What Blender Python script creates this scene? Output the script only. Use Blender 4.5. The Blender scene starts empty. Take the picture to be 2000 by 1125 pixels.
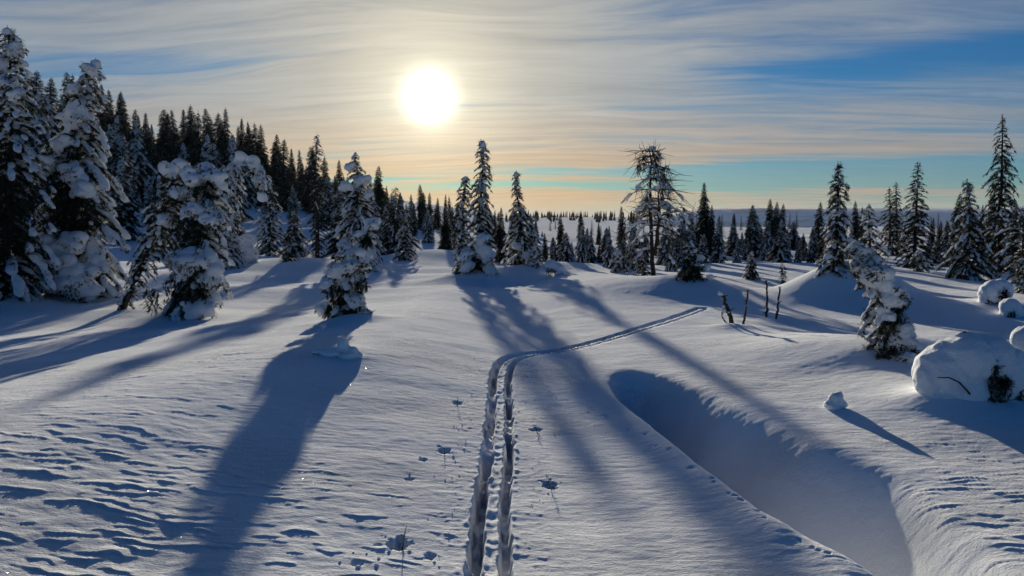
import bpy, bmesh, math, random
import numpy as np
from mathutils import Vector

# ------------------------------------------------------------------ camera, sky, sun, exposure
SC = bpy.context.scene
COL = SC.collection
F = 1450.0                      # focal length in photograph pixels (2000 wide)
HORIZ = 432.0
PITCH = math.atan((562.5 - HORIZ) / F)
CAM_H = 1.6
cam_d = bpy.data.cameras.new('camera')
cam_d.sensor_width = 36.0
cam_d.lens = 36.0 * F / 2000.0
cam_d.clip_start = 0.05
cam_d.clip_end = 20000.0
cam = bpy.data.objects.new('camera', cam_d)
cam.location = (0, 0, CAM_H)
cam.rotation_euler = (math.pi / 2 - PITCH, 0, 0)
COL.objects.link(cam)
SC.camera = cam

def ray(px, py):
    u = (px - 1000.0) / F
    w = (562.5 - py) / F
    c, s = math.cos(PITCH), math.sin(PITCH)
    return Vector((u, c + w * s, -s + w * c))

SUN_DIR = ray(838, 190).normalized()
SUN_EL = math.asin(SUN_DIR.z)
SUN_AZ = math.atan2(SUN_DIR.x, SUN_DIR.y)

SC.view_settings.view_transform = 'Standard'
SC.view_settings.look = 'None'
SC.view_settings.exposure = 0.55
SC.view_settings.gamma = 1.0
SC.view_settings.use_curve_mapping = False
SC.render.engine = 'CYCLES'
SC.cycles.use_denoising = True
SC.cycles.max_bounces = 6
SC.cycles.diffuse_bounces = 3
SC.cycles.sample_clamp_indirect = 4.0

sun_l = bpy.data.lights.new('sun', 'SUN')
sun_l.energy = 5.0
sun_l.angle = math.radians(0.8)
sun_l.color = (1.0, 0.905, 0.72)
sun = bpy.data.objects.new('sun', sun_l)
sun.rotation_euler = SUN_DIR.to_track_quat('Z', 'Y').to_euler()
sun.location = (0, 0, 30)
COL.objects.link(sun)

world = bpy.data.worlds.new('World')
SC.world = world
world.use_nodes = True
WT = world.node_tree
WT.nodes.clear()

class NT:
    """small wrapper that writes shader maths as python calls"""
    def __init__(self, tree): self.t = tree
    def node(self, kind, **kw):
        n = self.t.nodes.new(kind)
        for k, v in kw.items(): setattr(n, k, v)
        return n
    def put(self, sock, v):
        if hasattr(v, 'is_linked') or isinstance(v, bpy.types.NodeSocket): self.t.links.new(v, sock)
        else: sock.default_value = v
    def m(self, op, a, b=None, c=None, clamp=False):
        n = self.node('ShaderNodeMath', operation=op, use_clamp=clamp)
        self.put(n.inputs[0], a)
        if b is not None: self.put(n.inputs[1], b)
        if c is not None: self.put(n.inputs[2], c)
        return n.outputs[0]
    def v(self, op, a, b=None):
        n = self.node('ShaderNodeVectorMath', operation=op)
        self.put(n.inputs[0], a)
        if b is not None: self.put(n.inputs[1], b)
        return n.outputs['Value'] if op in ('DOT_PRODUCT', 'LENGTH') else n.outputs[0]
    def xyz(self, x, y, z):
        n = self.node('ShaderNodeCombineXYZ')
        for i, q in enumerate((x, y, z)): self.put(n.inputs[i], q)
        return n.outputs[0]
    def sep(self, v):
        n = self.node('ShaderNodeSeparateXYZ'); self.put(n.inputs[0], v)
        return n.outputs[0], n.outputs[1], n.outputs[2]
    def step(self, x, a, b, lo=0.0, hi=1.0):
        n = self.node('ShaderNodeMapRange', interpolation_type='SMOOTHSTEP')
        self.put(n.inputs[0], x)
        for i, q in zip((1, 2, 3, 4), (a, b, lo, hi)): self.put(n.inputs[i], q)
        return n.outputs[0]
    def noise(self, vec, scale, detail=3.0, rough=0.5, dist=0.0):
        n = self.node('ShaderNodeTexNoise')
        self.put(n.inputs['Vector'], vec)
        n.inputs['Scale'].default_value = scale
        n.inputs['Detail'].default_value = detail
        n.inputs['Roughness'].default_value = rough
        n.inputs['Distortion'].default_value = dist
        return n.outputs['Fac']
    def ramp(self, fac, stops):
        n = self.node('ShaderNodeValToRGB')
        self.put(n.inputs[0], fac)
        e = n.color_ramp.elements
        while len(e) < len(stops): e.new(0.5)
        for q, (p, c) in zip(e, stops): q.position = p; q.color = (*c, 1)
        return n.outputs[0]
    def mix(self, f, a, b, blend='MIX'):
        n = self.node('ShaderNodeMix', data_type='RGBA', blend_type=blend)
        n.clamp_factor = True
        self.put(n.inputs['Factor'], f)
        for nm, q in (('A', a), ('B', b)):
            s = [i for i in n.inputs if i.name == nm and i.type == 'RGBA'][0]
            if isinstance(q, tuple): q = (*q, 1) if len(q) == 3 else q
            self.put(s, q)
        return [o for o in n.outputs if o.type == 'RGBA'][0]

def build_sky():
    w = NT(WT)
    tc = w.node('ShaderNodeTexCoord')
    d = w.v('NORMALIZE', tc.outputs['Generated'])
    x, y, z = w.sep(d)
    sky = w.node('ShaderNodeTexSky', sky_type='NISHITA')
    sky.sun_disc = False
    sky.sun_elevation = SUN_EL
    sky.sun_rotation = SUN_AZ
    sky.altitude = 900.0
    sky.air_density = 1.0
    sky.dust_density = 0.4
    sky.ozone_density = 2.5
    hs = w.node('ShaderNodeHueSaturation')
    hs.inputs['Saturation'].default_value = 1.25
    hs.inputs['Value'].default_value = 0.53
    w.put(hs.inputs['Color'], sky.outputs[0])
    base = w.mix(1.0, hs.outputs[0], (0.17, 0.80, 1.26), 'MULTIPLY')
    el = w.m('MULTIPLY', w.m('ARCSINE', z), 57.2958)                    # elevation, degrees
    az = w.m('MULTIPLY', w.m('ARCTAN2', x, y), 57.2958)                 # azimuth, degrees
    cg = w.m('MINIMUM', w.v('DOT_PRODUCT', d, tuple(SUN_DIR)), 1.0)
    gam = w.m('MULTIPLY', w.m('ARCCOSINE', cg), 57.2958)                # angle to the sun
    # cirrus sheet: a flat layer seen in perspective
    zz = w.m('ADD', w.m('MAXIMUM', z, 0.0), 0.06)
    px = w.m('DIVIDE', x, zz)
    py = w.m('DIVIDE', y, zz)
    warp = w.noise(w.xyz(px, py, 3.0), 0.45, 2.0)
    pyw = w.m('ADD', py, w.m('MULTIPLY', w.m('SUBTRACT', warp, 0.5), 0.9))
    pys = w.m('ADD', pyw, w.m('MULTIPLY', px, 0.10))
    broad = w.noise(w.xyz(w.m('MULTIPLY', px, 0.30), pys, 0.0), 0.9, 4.0, 0.55)
    fine = w.noise(w.xyz(w.m('MULTIPLY', px, 0.30), w.m('MULTIPLY', pys, 1.6), 7.0), 3.0, 6.0, 0.66, 0.6)
    st = w.m('ADD', w.m('MULTIPLY', broad, 0.62), w.m('MULTIPLY', fine, 0.38))
    wob = w.m('MULTIPLY', w.m('SUBTRACT', w.noise(w.xyz(w.m('MULTIPLY', px, 0.5), pys, 11.0), 0.8, 3.0), 0.5), 3.0)
    elw = w.m('ADD', el, wob)
    def band(c, s):
        q = w.m('DIVIDE', w.m('SUBTRACT', elw, c), s)
        return w.m('EXPONENT', w.m('MULTIPLY', w.m('MULTIPLY', q, q), -1.0))
    gap_low = w.m('MULTIPLY', band(3.3, 0.95), w.step(az, -9.0, 13.0, 0.30, 0.60))
    gap_hi = w.m('MULTIPLY', band(10.8, 1.3), w.step(az, 6.0, 30.0, 0.0, 0.55))
    gap_top = w.m('MULTIPLY', band(15.0, 2.4), w.step(az, 0.0, 16.0, 0.0, 0.24))
    gap_left = w.m('MULTIPLY', band(10.9, 1.0), w.step(az, -10.0, -24.0, 0.0, 0.20))
    gaps = w.m('ADD', w.m('ADD', gap_low, gap_hi), w.m('ADD', gap_top, gap_left))
    cov = w.m('ADD', w.m('MULTIPLY', w.m('SUBTRACT', st, 0.5), 3.0), w.step(gam, 6.0, 30.0, 1.05, 0.72))
    cov = w.m('SUBTRACT', cov, w.m('MULTIPLY', gaps, 1.25))
    cov = w.step(cov, 0.0, 1.0, 0.06, 0.95)
    cov = w.m('MAXIMUM', cov, w.step(el, 9.0, 2.0, 0.0, 0.33))
    cov = w.m('MULTIPLY', cov, w.step(gam, 33.0, 56.0, 1.0, 0.0))
    g01 = w.m('DIVIDE', gam, 60.0, clamp=True)
    ccol = w.ramp(g01, [(0.0, (0.95, 0.86, 0.66)), (0.06, (0.78, 0.71, 0.55)), (0.13, (0.58, 0.54, 0.46)),
                        (0.24, (0.42, 0.43, 0.42)), (0.40, (0.30, 0.33, 0.36)), (0.60, (0.24, 0.29, 0.35)), (1.0, (0.14, 0.20, 0.28))])
    peach = w.ramp(g01, [(0.0, (0.95, 0.66, 0.36)), (0.2, (0.70, 0.45, 0.23)), (0.45, (0.46, 0.35, 0.25)), (1.0, (0.28, 0.25, 0.24))])
    ccol = w.mix(w.step(el, 10.0, 1.5, 0.0, 0.95), ccol, peach)
    ccol = w.mix(w.step(el, 1.3, 0.1, 0.0, 0.55), ccol, (0.36, 0.30, 0.33))
    shade = w.m('ADD', 0.66, w.m('MULTIPLY', fine, 0.64))
    n = w.node('ShaderNodeVectorMath', operation='SCALE')
    w.put(n.inputs[0], ccol); w.put(n.inputs['Scale'], w.m('MULTIPLY', shade, 10.0))
    col = w.mix(cov, base, n.outputs[0])
    # the sun veiled by the cirrus: a burnt-out core and a soft aureole
    gq = w.m('DIVIDE', gam, 1.4)
    core = w.m('MULTIPLY', w.m('EXPONENT', w.m('MULTIPLY', w.m('MULTIPLY', gq, gq), -1.0)), 30.0)
    halo = w.m('MULTIPLY', w.m('EXPONENT', w.m('DIVIDE', gam, -2.4)), 4.5)
    glow = w.m('ADD', core, halo)
    n2 = w.node('ShaderNodeVectorMath', operation='SCALE')
    n2.inputs[0].default_value = (1.0, 0.90, 0.68); w.put(n2.inputs['Scale'], glow)
    tot = w.v('ADD', col, n2.outputs[0])
    bg = w.node('ShaderNodeBackground')
    bg.inputs['Strength'].default_value = 0.068
    w.put(bg.inputs['Color'], tot)
    out = w.node('ShaderNodeOutputWorld')
    WT.links.new(bg.outputs[0], out.inputs[0])
build_sky()

# ------------------------------------------------------------------ numpy noise
def _hash(*ks):
    h = np.zeros(np.broadcast(*ks).shape, dtype=np.uint32)
    for k, mul in zip(ks, (374761393, 668265263, 2147483647 - 51, 1274126177)):
        h = (h ^ (k.astype(np.int64) & 0xffffffff).astype(np.uint32)) * np.uint32(mul)
        h = h ^ (h >> np.uint32(15))
    h = h * np.uint32(2246822519); h ^= h >> np.uint32(13)
    h = h * np.uint32(3266489917); h ^= h >> np.uint32(16)
    return h.astype(np.float64) / 4294967295.0

def vnoise(x, y, seed=0):
    """gradient noise in 2D, about -0.7..0.7"""
    x = np.asarray(x, float); y = np.asarray(y, float)
    ix = np.floor(x); iy = np.floor(y); fx = x - ix; fy = y - iy
    ux = fx * fx * fx * (fx * (fx * 6 - 15) + 10); uy = fy * fy * fy * (fy * (fy * 6 - 15) + 10)
    def g(a, b):
        t = _hash(ix + a, iy + b, np.full_like(ix, seed)) * 2 * math.pi
        return np.cos(t) * (fx - a) + np.sin(t) * (fy - b)
    return (g(0, 0) * (1 - ux) + g(1, 0) * ux) * (1 - uy) + (g(0, 1) * (1 - ux) + g(1, 1) * ux) * uy

def fbm(x, y, seed=0, octs=3):
    r = 0; a = 1.0
    for o in range(octs):
        r = r + a * vnoise(x * 2 ** o, y * 2 ** o, seed + 17 * o); a *= 0.5
    return r

def vnoise3(p, seed=0):
    i = np.floor(p); f = p - i; u = f * f * (3 - 2 * f)
    r = 0
    for a in (0, 1):
        for b in (0, 1):
            for c in (0, 1):
                w = (u[:, 0] if a else 1 - u[:, 0]) * (u[:, 1] if b else 1 - u[:, 1]) * (u[:, 2] if c else 1 - u[:, 2])
                r = r + w * _hash(i[:, 0] + a, i[:, 1] + b, i[:, 2] + c, np.full(len(p), seed))
    return r - 0.5

def sst(a, b, x):
    t = np.clip((np.asarray(x, float) - a) / (b - a), 0, 1)
    return t * t * (3 - 2 * t)

# ------------------------------------------------------------------ materials
def material(name):
    m = bpy.data.materials.new(name); m.use_nodes = True
    t = m.node_tree
    return m, NT(t), t.nodes['Principled BSDF'], t.nodes['Material Output']

def make_snow(name, grain, soft, base=(0.84, 0.86, 0.90), trans=0.0, hs=0.030):
    m, w, b, out = material(name)
    tc = w.node('ShaderNodeTexCoord')
    geo = w.node('ShaderNodeNewGeometry')
    pos = geo.outputs['Position']
    tint = w.noise(pos, 0.9, 3.0)
    b.inputs['Roughness'].default_value = 0.7
    b.inputs['Specular IOR Level'].default_value = 0.0
    c = w.mix(w.step(tint, 0.3, 0.7), tuple(q * 0.95 for q in base), base)
    w.put(b.inputs['Base Color'], c)
    n1 = w.noise(pos, grain, 4.0, 0.65)
    n2 = w.noise(pos, soft, 3.0, 0.5)
    h = w.m('ADD', w.m('MULTIPLY', n1, 0.018), w.m('MULTIPLY', n2, hs))
    bp = w.node('ShaderNodeBump')
    bp.inputs['Strength'].default_value = 0.75
    bp.inputs['Distance'].default_value = 1.0
    w.put(bp.inputs['Height'], h)
    w.put(b.inputs['Normal'], bp.outputs[0])
    if trans > 0:
        tr = w.node('ShaderNodeBsdfTranslucent')
        tr.inputs['Color'].default_value = (0.80, 0.84, 0.92, 1)
        mx = w.node('ShaderNodeMixShader'); mx.inputs[0].default_value = trans
        w.t.links.new(b.outputs[0], mx.inputs[1]); w.t.links.new(tr.outputs[0], mx.inputs[2])
        w.t.links.new(mx.outputs[0], out.inputs[0])
    return m

def make_ground_snow():
    m, w, b, out = material('ground_snow')
    geo = w.node('ShaderNodeNewGeometry')
    pos = geo.outputs['Position']
    x, y, z = w.sep(pos)
    b.inputs['Roughness'].default_value = 0.7
    b.inputs['Specular IOR Level'].default_value = 0.0
    # far wooded hillsides, too distant for single trees
    r = w.v('LENGTH', pos)
    woods = w.noise(w.xyz(w.m('MULTIPLY', x, 0.35), w.m('MULTIPLY', y, 1.0), w.m('MULTIPLY', z, 4.0)), 0.006, 6.0, 0.65)
    wf = w.m('MULTIPLY', w.step(woods, 0.50, 0.58), w.step(r, 700.0, 1300.0))
    tint = w.noise(pos, 0.8, 4.0)
    sn = w.mix(w.step(tint, 0.3, 0.7), (0.80, 0.82, 0.86), (0.86, 0.875, 0.90))
    w.put(b.inputs['Base Color'], w.mix(w.m('MULTIPLY', wf, 0.45), sn, (0.035, 0.05, 0.06)))
    g1 = w.noise(w.xyz(w.m('MULTIPLY', x, 0.6), y, z), 100.0, 4.0, 0.7)
    g2 = w.noise(w.xyz(w.m('MULTIPLY', x, 0.35), y, z), 22.0, 5.0, 0.65)
    h = w.m('ADD', w.m('MULTIPLY', g1, 0.014), w.m('MULTIPLY', g2, 0.020))
    bp = w.node('ShaderNodeBump')
    bp.inputs['Distance'].default_value = 1.0
    patch = w.step(w.noise(w.xyz(w.m('MULTIPLY', x, 0.5), y, z), 0.9, 3.0), 0.38, 0.62, 0.45, 1.1)
    w.put(bp.inputs['Strength'], w.m('MULTIPLY', w.step(r, 40.0, 4.0, 0.15, 0.9), patch))
    w.put(bp.inputs['Height'], h)
    w.put(b.inputs['Normal'], bp.outputs[0])
    # ice crystals that catch the sun
    vo = w.node('ShaderNodeTexVoronoi'); vo.inputs['Scale'].default_value = 42.0
    w.put(vo.inputs['Vector'], pos)
    glint = w.m('MULTIPLY', w.m('LESS_THAN', vo.outputs['Distance'], 0.085), w.m('GREATER_THAN', w.sep(vo.outputs['Color'])[0], 0.90))
    gl = w.node('ShaderNodeBsdfGlossy'); gl.inputs['Roughness'].default_value = 0.2
    facet = w.v('NORMALIZE', w.v('ADD', geo.outputs['Normal'], w.v('MULTIPLY', w.v('SUBTRACT', vo.outputs['Color'], (0.5, 0.5, 0.5)), (1.1, 1.1, 0.4))))
    w.put(gl.inputs['Normal'], facet)
    mx = w.node('ShaderNodeMixShader'); w.put(mx.inputs[0], w.m('MULTIPLY', glint, 0.18))
    w.t.links.new(b.outputs[0], mx.inputs[1]); w.t.links.new(gl.outputs[0], mx.inputs[2])
    w.t.links.new(mx.outputs[0], out.inputs[0])
    return m

def make_plain(name, c1, c2, scale, rough=0.85):
    m, w, b, out = material(name)
    geo = w.node('ShaderNodeNewGeometry')
    f = w.noise(geo.outputs['Position'], scale, 4.0, 0.6)
    w.put(b.inputs['Base Color'], w.mix(w.step(f, 0.35, 0.65), c1, c2))
    b.inputs['Roughness'].default_value = rough
    b.inputs['Specular IOR Level'].default_value = 0.2
    bp = w.node('ShaderNodeBump'); bp.inputs['Distance'].default_value = 0.01
    w.put(bp.inputs['Height'], f); w.put(b.inputs['Normal'], bp.outputs[0])
    return m

M_GROUND = make_ground_snow()
M_SNOW = make_snow('tree_snow', 38.0, 9.0, trans=0.22, hs=0.018)
M_DRIFT = make_snow('drift_snow', 60.0, 16.0, hs=0.008)
M_NEEDLE = make_plain('spruce_needles', (0.016, 0.022, 0.014), (0.034, 0.040, 0.022), 6.0)
M_BARK = make_plain('spruce_bark', (0.030, 0.024, 0.019), (0.075, 0.058, 0.045), 20.0)
M_PINEBARK = make_plain('pine_bark', (0.026, 0.020, 0.016), (0.065, 0.045, 0.032), 25.0)

# ------------------------------------------------------------------ mesh helpers
def mesh_np(name, v, f, mat, smooth=False):
    v = np.asarray(v, np.float32); f = np.asarray(f, np.int32)
    k = f.shape[1]
    me = bpy.data.meshes.new(name)
    me.vertices.add(len(v)); me.vertices.foreach_set('co', v.ravel())
    me.loops.add(f.size); me.loops.foreach_set('vertex_index', f.ravel())
    me.polygons.add(len(f))
    me.polygons.foreach_set('loop_start', np.arange(0, f.size, k, dtype=np.int32))
    me.polygons.foreach_set('loop_total', np.full(len(f), k, np.int32))
    if smooth: me.polygons.foreach_set('use_smooth', np.ones(len(f), bool))
    me.update(calc_edges=True)
    me.materials.append(mat)
    return me

def link(name, me, parent=None):
    o = bpy.data.objects.new(name, me); COL.objects.link(o)
    if parent is not None: o.parent = parent
    return o

def tag(o, label=None, cat=None, group=None, kind=None):
    if label: o['label'] = label
    if cat: o['category'] = cat
    if group: o['group'] = group
    if kind: o['kind'] = kind
    return o

def thing(name, loc, label, cat, group=None):
    return tag(link_empty(name, loc), label, cat, group)

def link_empty(name, loc):
    o = bpy.data.objects.new(name, None); o.empty_display_size = 0.2
    o.location = loc; COL.objects.link(o); return o

class Acc:
    """collects triangles"""
    def __init__(self): self.v = []; self.f = []; self.n = 0
    def add(self, v, f):
        v = np.asarray(v, float).reshape(-1, 3); f = np.asarray(f, int)
        self.v.append(v); self.f.append(f + self.n); self.n += len(v)
    def tube(self, pts, rad, sides=6, cap=True):
        pts = np.asarray(pts, float); n = len(pts)
        tg = np.gradient(pts, axis=0); tg /= np.linalg.norm(tg, axis=1)[:, None] + 1e-9
        ref = np.where(np.abs(tg[:, 2:3]) > 0.9, np.array([[1.0, 0, 0]]), np.array([[0, 0, 1.0]]))
        a = np.cross(tg, ref); a /= np.linalg.norm(a, axis=1)[:, None] + 1e-9
        b = np.cross(tg, a)
        th = np.arange(sides) * 2 * math.pi / sides
        rad = np.broadcast_to(np.asarray(rad, float), (n,))
        ring = pts[:, None] + rad[:, None, None] * (np.cos(th)[None, :, None] * a[:, None] + np.sin(th)[None, :, None] * b[:, None])
        i = np.arange(n - 1)[:, None] * sides; j = np.arange(sides)[None]; k = (j + 1) % sides
        q = np.stack([i + j, i + k, i + sides + k, i + sides + j], -1).reshape(-1, 4)
        f = np.concatenate([q[:, [0, 1, 2]], q[:, [0, 2, 3]]])
        if cap:
            e = (n - 1) * sides
            f = np.concatenate([f, [[0, s + 1, s] for s in range(1, sides - 1)], [[e, e + s, e + s + 1] for s in range(1, sides - 1)]])
        self.add(ring.reshape(-1, 3), f)
    def get(self):
        if not self.v: return np.zeros((0, 3)), np.zeros((0, 3), int)
        return np.concatenate(self.v), np.concatenate(self.f)

def ico(sub):
    bm = bmesh.new(); bmesh.ops.create_icosphere(bm, subdivisions=sub, radius=1.0)
    v = np.array([q.co[:] for q in bm.verts]); f = np.array([[a.index for a in p.verts] for p in bm.faces])
    bm.free(); return v, f
ICO_V, ICO_F = ico(2)

def frames(d):
    d = d / (np.linalg.norm(d, axis=1)[:, None] + 1e-9)
    ref = np.where(np.abs(d[:, 2:3]) > 0.95, np.array([[1.0, 0, 0]]), np.array([[0, 0, 1.0]]))
    s = np.cross(d, ref); s /= np.linalg.norm(s, axis=1)[:, None] + 1e-9
    return d, s, np.cross(s, d)

def blobs_mesh(cen, dirs, rad):
    """ellipsoids (N) : centre, long-axis direction, radii (along, side, up)"""
    d, s, u = frames(dirs)
    ax = np.stack([d * rad[:, 0:1], s * rad[:, 1:2], u * rad[:, 2:3]], 1)      # N,3,3
    v = cen[:, None] + np.einsum('vk,nkc->nvc', ICO_V, ax)
    f = ICO_F[None] + (np.arange(len(cen)) * len(ICO_V))[:, None, None]
    return v.reshape(-1, 3), f.reshape(-1, 3)

def snow_skin(name, v, f, voxel, rough=0.35, seed=0, mat=None):
    """melts overlapping lumps of snow into one continuous uneven skin"""
    me = mesh_np('lumps', v, f, mat or M_SNOW)
    o = bpy.data.objects.new('lumps', me); COL.objects.link(o)
    md = o.modifiers.new('r', 'REMESH'); md.mode = 'VOXEL'; md.voxel_size = voxel; md.use_smooth_shade = True
    sm = o.modifiers.new('s', 'SMOOTH'); sm.factor = 0.5; sm.iterations = 2
    dg = bpy.context.evaluated_depsgraph_get()
    res = bpy.data.meshes.new_from_object(o.evaluated_get(dg))
    bpy.data.objects.remove(o); bpy.data.meshes.remove(me)
    n = len(res.vertices)
    co = np.empty(n * 3, np.float32); res.vertices.foreach_get('co', co); co = co.reshape(-1, 3).astype(float)
    nr = np.empty(n * 3, np.float32); res.vertex_normals.foreach_get('vector', nr); nr = nr.reshape(-1, 3)
    a = 1.3 * vnoise3(co / (voxel * 3.2), seed) + 0.8 * vnoise3(co / (voxel * 1.4), seed + 5) + 1.4 * vnoise3(co / (voxel * 8), seed + 9)
    co = co + nr * (a * voxel * 2.2 * rough)[:, None]
    res.vertices.foreach_set('co', co.astype(np.float32).ravel())
    res.polygons.foreach_set('use_smooth', np.ones(len(res.polygons), bool))
    res.name = name; res.update()
    return res

# needle spray: thin blades along a twig of length 1 on the x axis
def spray(n, seed):
    r = random.Random(seed); v = []; f = []
    def blade(p, d, L, wd):
        p = np.array(p); d = np.array(d) / np.linalg.norm(d)
        s = np.cross(d, [r.uniform(-.4, .4), r.uniform(-.4, .4), 1.0]); s /= np.linalg.norm(s)
        k = len(v); v.extend([p - s * wd, p + s * wd, p + d * L]); f.append([k, k + 1, k + 2])
    blade((0, 0, 0), (1, 0, 0), 1.0, 0.05)
    for i in range(n):
        t = 0.05 + 0.8 * i / n; sd = 1 if i % 2 else -1
        blade((t, 0, 0), (1.0, sd * r.uniform(.5, 1.1), r.uniform(-.55, .3)), 0.42 * (1.15 - 0.6 * t), 0.055)
    return np.array(v), np.array(f)
SPRAYS = {k: spray(k, k) for k in (5, 9)}

def sprays_mesh(pos, dirs, length, k):
    tv, tf = SPRAYS[k]
    d, s, u = frames(dirs)
    ax = np.stack([d, s, u], 1) * length[:, None, None]
    v = pos[:, None] + np.einsum('vk,nkc->nvc', tv, ax)
    f = tf[None] + (np.arange(len(pos)) * len(tv))[:, None, None]
    return v.reshape(-1, 3), f.reshape(-1, 3)

# ------------------------------------------------------------------ terrain
# the near snow rises gently to a crest, then dips toward the trees
_ny = np.linspace(-20, 30, 501)
_ns = np.interp(_ny, [-20, 0, 6.2, 8.3, 10.0, 14.0, 18.0, 30.0], [0.3, 1, 1, 0, 0, 0, 0, 0])
_nd = np.interp(_ny, [-20, 7.0, 9.5, 20.0, 26.0, 30.0], [0, 0, -1, -1, 0, 0])
NEAR_Y = _ny; NEAR_Z = np.cumsum(_ns) * (_ny[1] - _ny[0]); NEAR_Z = NEAR_Z - np.interp(0.0, NEAR_Y, NEAR_Z); DIP_Z = np.cumsum(_nd) * (_ny[1] - _ny[0])
def base_h(x, y):
    x = np.asarray(x, float); y = np.asarray(y, float)
    r = np.hypot(x, y); u = x / np.maximum(y, 1.0)
    z = 8.6 * np.clip((-x - 8) / 50, 0, 1.35) * np.clip((y - 16) / 80, 0, 1) * sst(-40, 0, y)
    z = z + 0.9 * sst(8, 45, -x) * sst(8, 20, y)
    z = z + 0.20 * fbm(x / 5.5, y / 5.0, 3, 2) * sst(9, 16, r) * (1 - sst(250, 600, r))
    z = z + 0.55 * fbm(x / 24, y / 22, 8, 2) * sst(18, 50, r)
    k = 0.020 + 0.034 * sst(0.4, -1.6, x) + 0.014 * sst(0.3, 2.0, x) + 0.004 * sst(2.0, 4.0, x)
    yy = y + 2.3 * np.clip(-x - 1.5, 0, 4)
    z = z + k * np.interp(yy, NEAR_Y, NEAR_Z) + 0.036 * np.interp(yy, NEAR_Y, DIP_Z) * (1 - sst(-1.6, 1.6, x))
    z = z + 5.2 * sst(110, 800, r) * (1 - sst(0.16, 0.26, u))
    right = sst(0.15, 0.27, u) * (y > 0)
    z = z + right * (-150 * sst(170, 1300, r) + 186 * sst(1600, 2250, r) + 10 * fbm(x / 420, y / 420, 21, 4) * sst(1500, 2500, r)
                     + 26 * sst(2500, 4200, r))
    return z

def at(px, py, fn=base_h):
    d = ray(px, py)
    t = np.geomspace(2.0, 4000.0, 6000)
    h = CAM_H + d.z * t - fn(d.x * t, d.y * t)
    i = int(np.argmax(h < 0)) if (h < 0).any() else len(t) - 1
    k = h[i - 1] / (h[i - 1] - h[i]) if i else 0
    q = t[i - 1] + (t[i] - t[i - 1]) * k
    return Vector((d.x * q, d.y * q, CAM_H + d.z * q))

def on_plane(px, py, Y):
    d = ray(px, py); t = Y / d.y
    return Vector((d.x * t, Y, CAM_H + d.z * t))

def to_px(p):
    c, s = math.cos(PITCH), math.sin(PITCH)
    q = np.asarray(p, float).reshape(-1, 3)
    dz = q[:, 2] - CAM_H
    f = q[:, 1] * c - dz * s; up = q[:, 1] * s + dz * c
    return 1000 + F * q[:, 0] / f, 562.5 - F * up / f

MOUNDS = []       # x, y, height, radius : drifts banked round trunks and buried shrubs

# wind-scoured hollow: between the near lip and the far rim
LIP = [(1196, 742), (1222, 785), (1300, 848), (1380, 915), (1500, 1003), (1600, 1060), (1655, 1085)]
RIM = [(1215, 722), (1265, 728), (1345, 752), (1430, 795), (1580, 862), (1740, 928), (1880, 1040)]
def hollow_grid():
    a = np.array([at(*p)[:2] for p in LIP]); b = np.array([at(*p)[:2] for p in RIM])
    ss = np.linspace(-0.25, 1.5, 190); tt = np.linspace(-0.5, 1.6, 90)
    k = np.linspace(0, 1, len(LIP))
    def ip(arr, s):
        lo = arr[0] + (arr[1] - arr[0]) / k[1] * np.minimum(s, 0)[:, None]
        hi = (arr[-1] - arr[-2]) / k[1] * np.maximum(s - 1, 0)[:, None]
        c = np.clip(s, 0, 1)
        base = np.stack([np.interp(c, k, arr[:, 0]), np.interp(c, k, arr[:, 1])], 1)
        base = base + np.where((s < 0)[:, None], lo - arr[0], 0) + hi
        return base
    A = ip(a, ss); B = ip(b, ss)
    P = A[:, None] + (B - A)[:, None] * tt[None, :, None]
    f = np.where(tt < 0.34, sst(-0.02, 0.26, tt) , 1 - sst(0.38, 1.06, tt))
    g = sst(-0.04, 0.22, ss) * (1 - sst(1.0, 1.5, ss))
    dep = -0.66 * f[None] * (g * (1 - 0.25 * np.clip(ss, 0, 1)))[:, None] + 0.05 * np.exp(-((tt + 0.06) / 0.16) ** 2)[None] * sst(-0.1, 0.2, ss)[:, None] * (1 - sst(0.9, 1.2, ss))[:, None]
    P = P.reshape(-1, 2); dep = dep.ravel()
    x0, y0 = 0.0, 2.4; nx, ny, st = 110, 260, 0.03
    gx = x0 + np.arange(nx) * st; gy = y0 + np.arange(ny) * st
    G = np.zeros((ny, nx))
    for j in range(ny):
        d2 = (gx[:, None] - P[None, :, 0]) ** 2 + (gy[j] - P[None, :, 1]) ** 2
        w = np.exp(-d2 / (2 * 0.06 ** 2))
        G[j] = (w * dep).sum(1) / (w.sum(1) + 0.02)
    return x0, y0, st, G
HG = hollow_grid()
def hollow(x, y):
    x0, y0, st, G = HG
    fx = (x - x0) / st; fy = (y - y0) / st
    ok = (fx > 0) & (fy > 0) & (fx < G.shape[1] - 1.01) & (fy < G.shape[0] - 1.01)
    fx = np.clip(fx, 0, G.shape[1] - 1.01); fy = np.clip(fy, 0, G.shape[0] - 1.01)
    i = fx.astype(int); j = fy.astype(int); a = fx - i; b = fy - j
    v = (G[j, i] * (1 - a) + G[j, i + 1] * a) * (1 - b) + (G[j + 1, i] * (1 - a) + G[j + 1, i + 1] * a) * b
    return np.where(ok, v, 0)

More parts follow.
